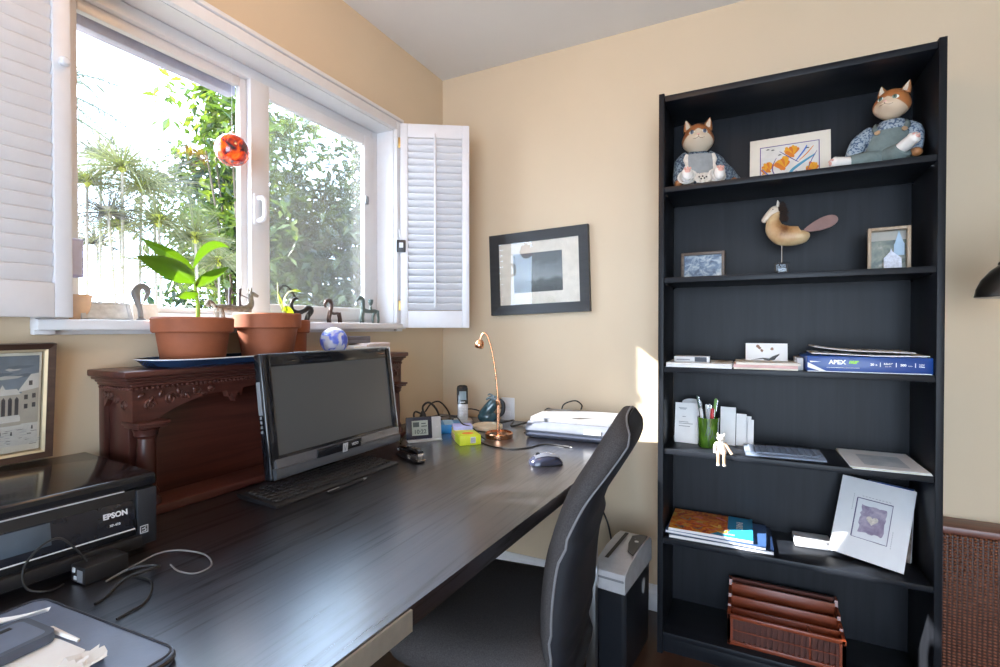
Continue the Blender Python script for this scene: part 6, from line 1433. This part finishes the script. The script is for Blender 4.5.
# palm at the far left
pa = thing('garden_palm', 'grey-green palm with drooping fronds at the far left outside the window', 'palm', (-3.0, -.75, GZ))
MB().tube([(-3.0, -.75, GZ), (-3.02, -.72, 1.2), (-2.98, -.7, 2.75)], [.10, .085, .075], 10, smooth=4).build('trunk', M_bark, pa, True)
M_palm = mat_leaf('palm_leaflet', (.055, .065, .055, 1), (.10, .12, .09, 1), (.16, .19, .12, 1), .35)
for i, (dx, dy, up, L_) in enumerate(((.55, .55, .55, 1.0), (.62, .40, .15, .95), (.45, .75, -.05, .95), (.75, .15, .45, .9), (-.3, .8, .5, 1.0), (-.8, .2, .5, 1.0), (.2, -.9, .5, 1.0), (.35, .35, .9, .9), (-.6, -.6, .4, 1.0))):
    q = random.Random(300 + i); P0 = Vector((-2.98, -.7, 2.75)); d = Vector((dx, dy, up)).normalized(); pts = []
    for j in range(15): t = j / 14; pts.append(P0 + d * L_ * t + Vector((0, 0, -1)) * .55 * t * t)
    b = MB(); b.tube(pts, [.012, .007, .003], 6)
    for j in range(1, 15):
        dd = (pts[j] - pts[j - 1]).normalized(); s_ = dd.cross(Vector((0, 0, 1))).normalized()
        for f in (-1, 1):
            for h in (0, .5):
                p = pts[j - 1].lerp(pts[j], h); ln = .30 * math.sin(PI * min(1, .12 + j / 15)) * q.uniform(.8, 1.1); e = (s_ * f * .75 + dd * .6 + Vector((0, 0, q.uniform(-.25, .15)))).normalized(); wv = dd * .006
                o_ = len(b.V); m1 = p + e * ln * .5; m2 = p + e * ln + Vector((0, 0, -.10 * ln / .3))
                b.V += [p - wv, p + wv, m1 + wv, m1 - wv, m2]; b.F += [(o_, o_ + 1, o_ + 2, o_ + 3), (o_ + 3, o_ + 2, o_ + 4)]; b.I += [0, 0]
    b.build('frond', M_palm, pa, True, fix=False, sm=False)
# far shrubs low behind the papyrus
for i, (x, y) in enumerate(((-8.6, -.6), (-9.4, .6), (-8.0, 1.3))):
    o = thing('far_shrub', ('small hazy shrub far off low at the left of the window', 'small hazy shrub far off between papyrus stems', 'small hazy shrub far off right of the papyrus stems')[i], 'shrub', (x, y, GZ))
    cl = clumps((x, y, .75), (.6, .6, .8), 12, 60 + i, .3); leafcloud('crown', o, 420, in_clumps(cl), .17, M_lfB, 70 + i, .2)
    MB().tube([(x, y, GZ), (x, y, .7)], [.04, .02], 7).build('trunk', M_bark, o, True)
# ------------------------------------------------------------------ camera, light, view
cam = bpy.data.cameras.new('camera'); co = bpy.data.objects.new('camera', cam); COL.objects.link(co)
cam.sensor_width = 36; cam.lens = 496 / 1000 * 36; cam.clip_start = .02
co.location = (1.404, -2.14, 1.18); co.rotation_euler = (R(90 - .635), 0, R(26.7)); SC.camera = co

def lamp(name, kind, loc, energy, color=(1, 1, 1), **k):
    l = bpy.data.lights.new(name, kind); l.energy = energy; l.color = color
    for a, v in k.items(): setattr(l, a, v)
    o = bpy.data.objects.new(name, l); COL.objects.link(o); o.location = loc; return o
def aim(o, d): o.rotation_euler = Vector(d).to_track_quat('-Z', 'Y').to_euler()
s = lamp('sun', 'SUN', (-3, -3, 5), 58.0, (1, .94, .87), angle=R(.6)); aim(s, (1, .452, -.80))
# unseen area light added behind the camera to fill the room
a = lamp('added_area_fill', 'AREA', ((DX0 + DX1) / 2, YF - .16, 1.05), 15, (.96, .98, 1), shape='RECTANGLE', size=2.1, size_y=2.0); aim(a, (0, 1, 0))
# warm ceiling bulb of the room
a = lamp('ceiling_bulb', 'POINT', (.85, -1.30, 2.30), 16, (1, .52, .20), shadow_soft_size=.12)
a = lamp('desk_lamp_bulb', 'POINT', (2.042, -.36, 1.275), 5, (1, .62, .30), shadow_soft_size=.02)
w = bpy.data.worlds.new('sky'); SC.world = w; w.use_nodes = True
bg = w.node_tree.nodes['Background']; bg.inputs[0].default_value = (.64, .80, 1, 1); bg.inputs[1].default_value = 17
SC.view_settings.view_transform = 'Standard'; SC.view_settings.look = 'None'; SC.view_settings.exposure = -.48; SC.view_settings.gamma = 1
SC.view_settings.use_curve_mapping = False
SC.cycles.use_denoising = True
SC.cycles.max_bounces = 8; SC.cycles.transparent_max_bounces = 16
SC.cycles.sample_clamp_indirect = 6
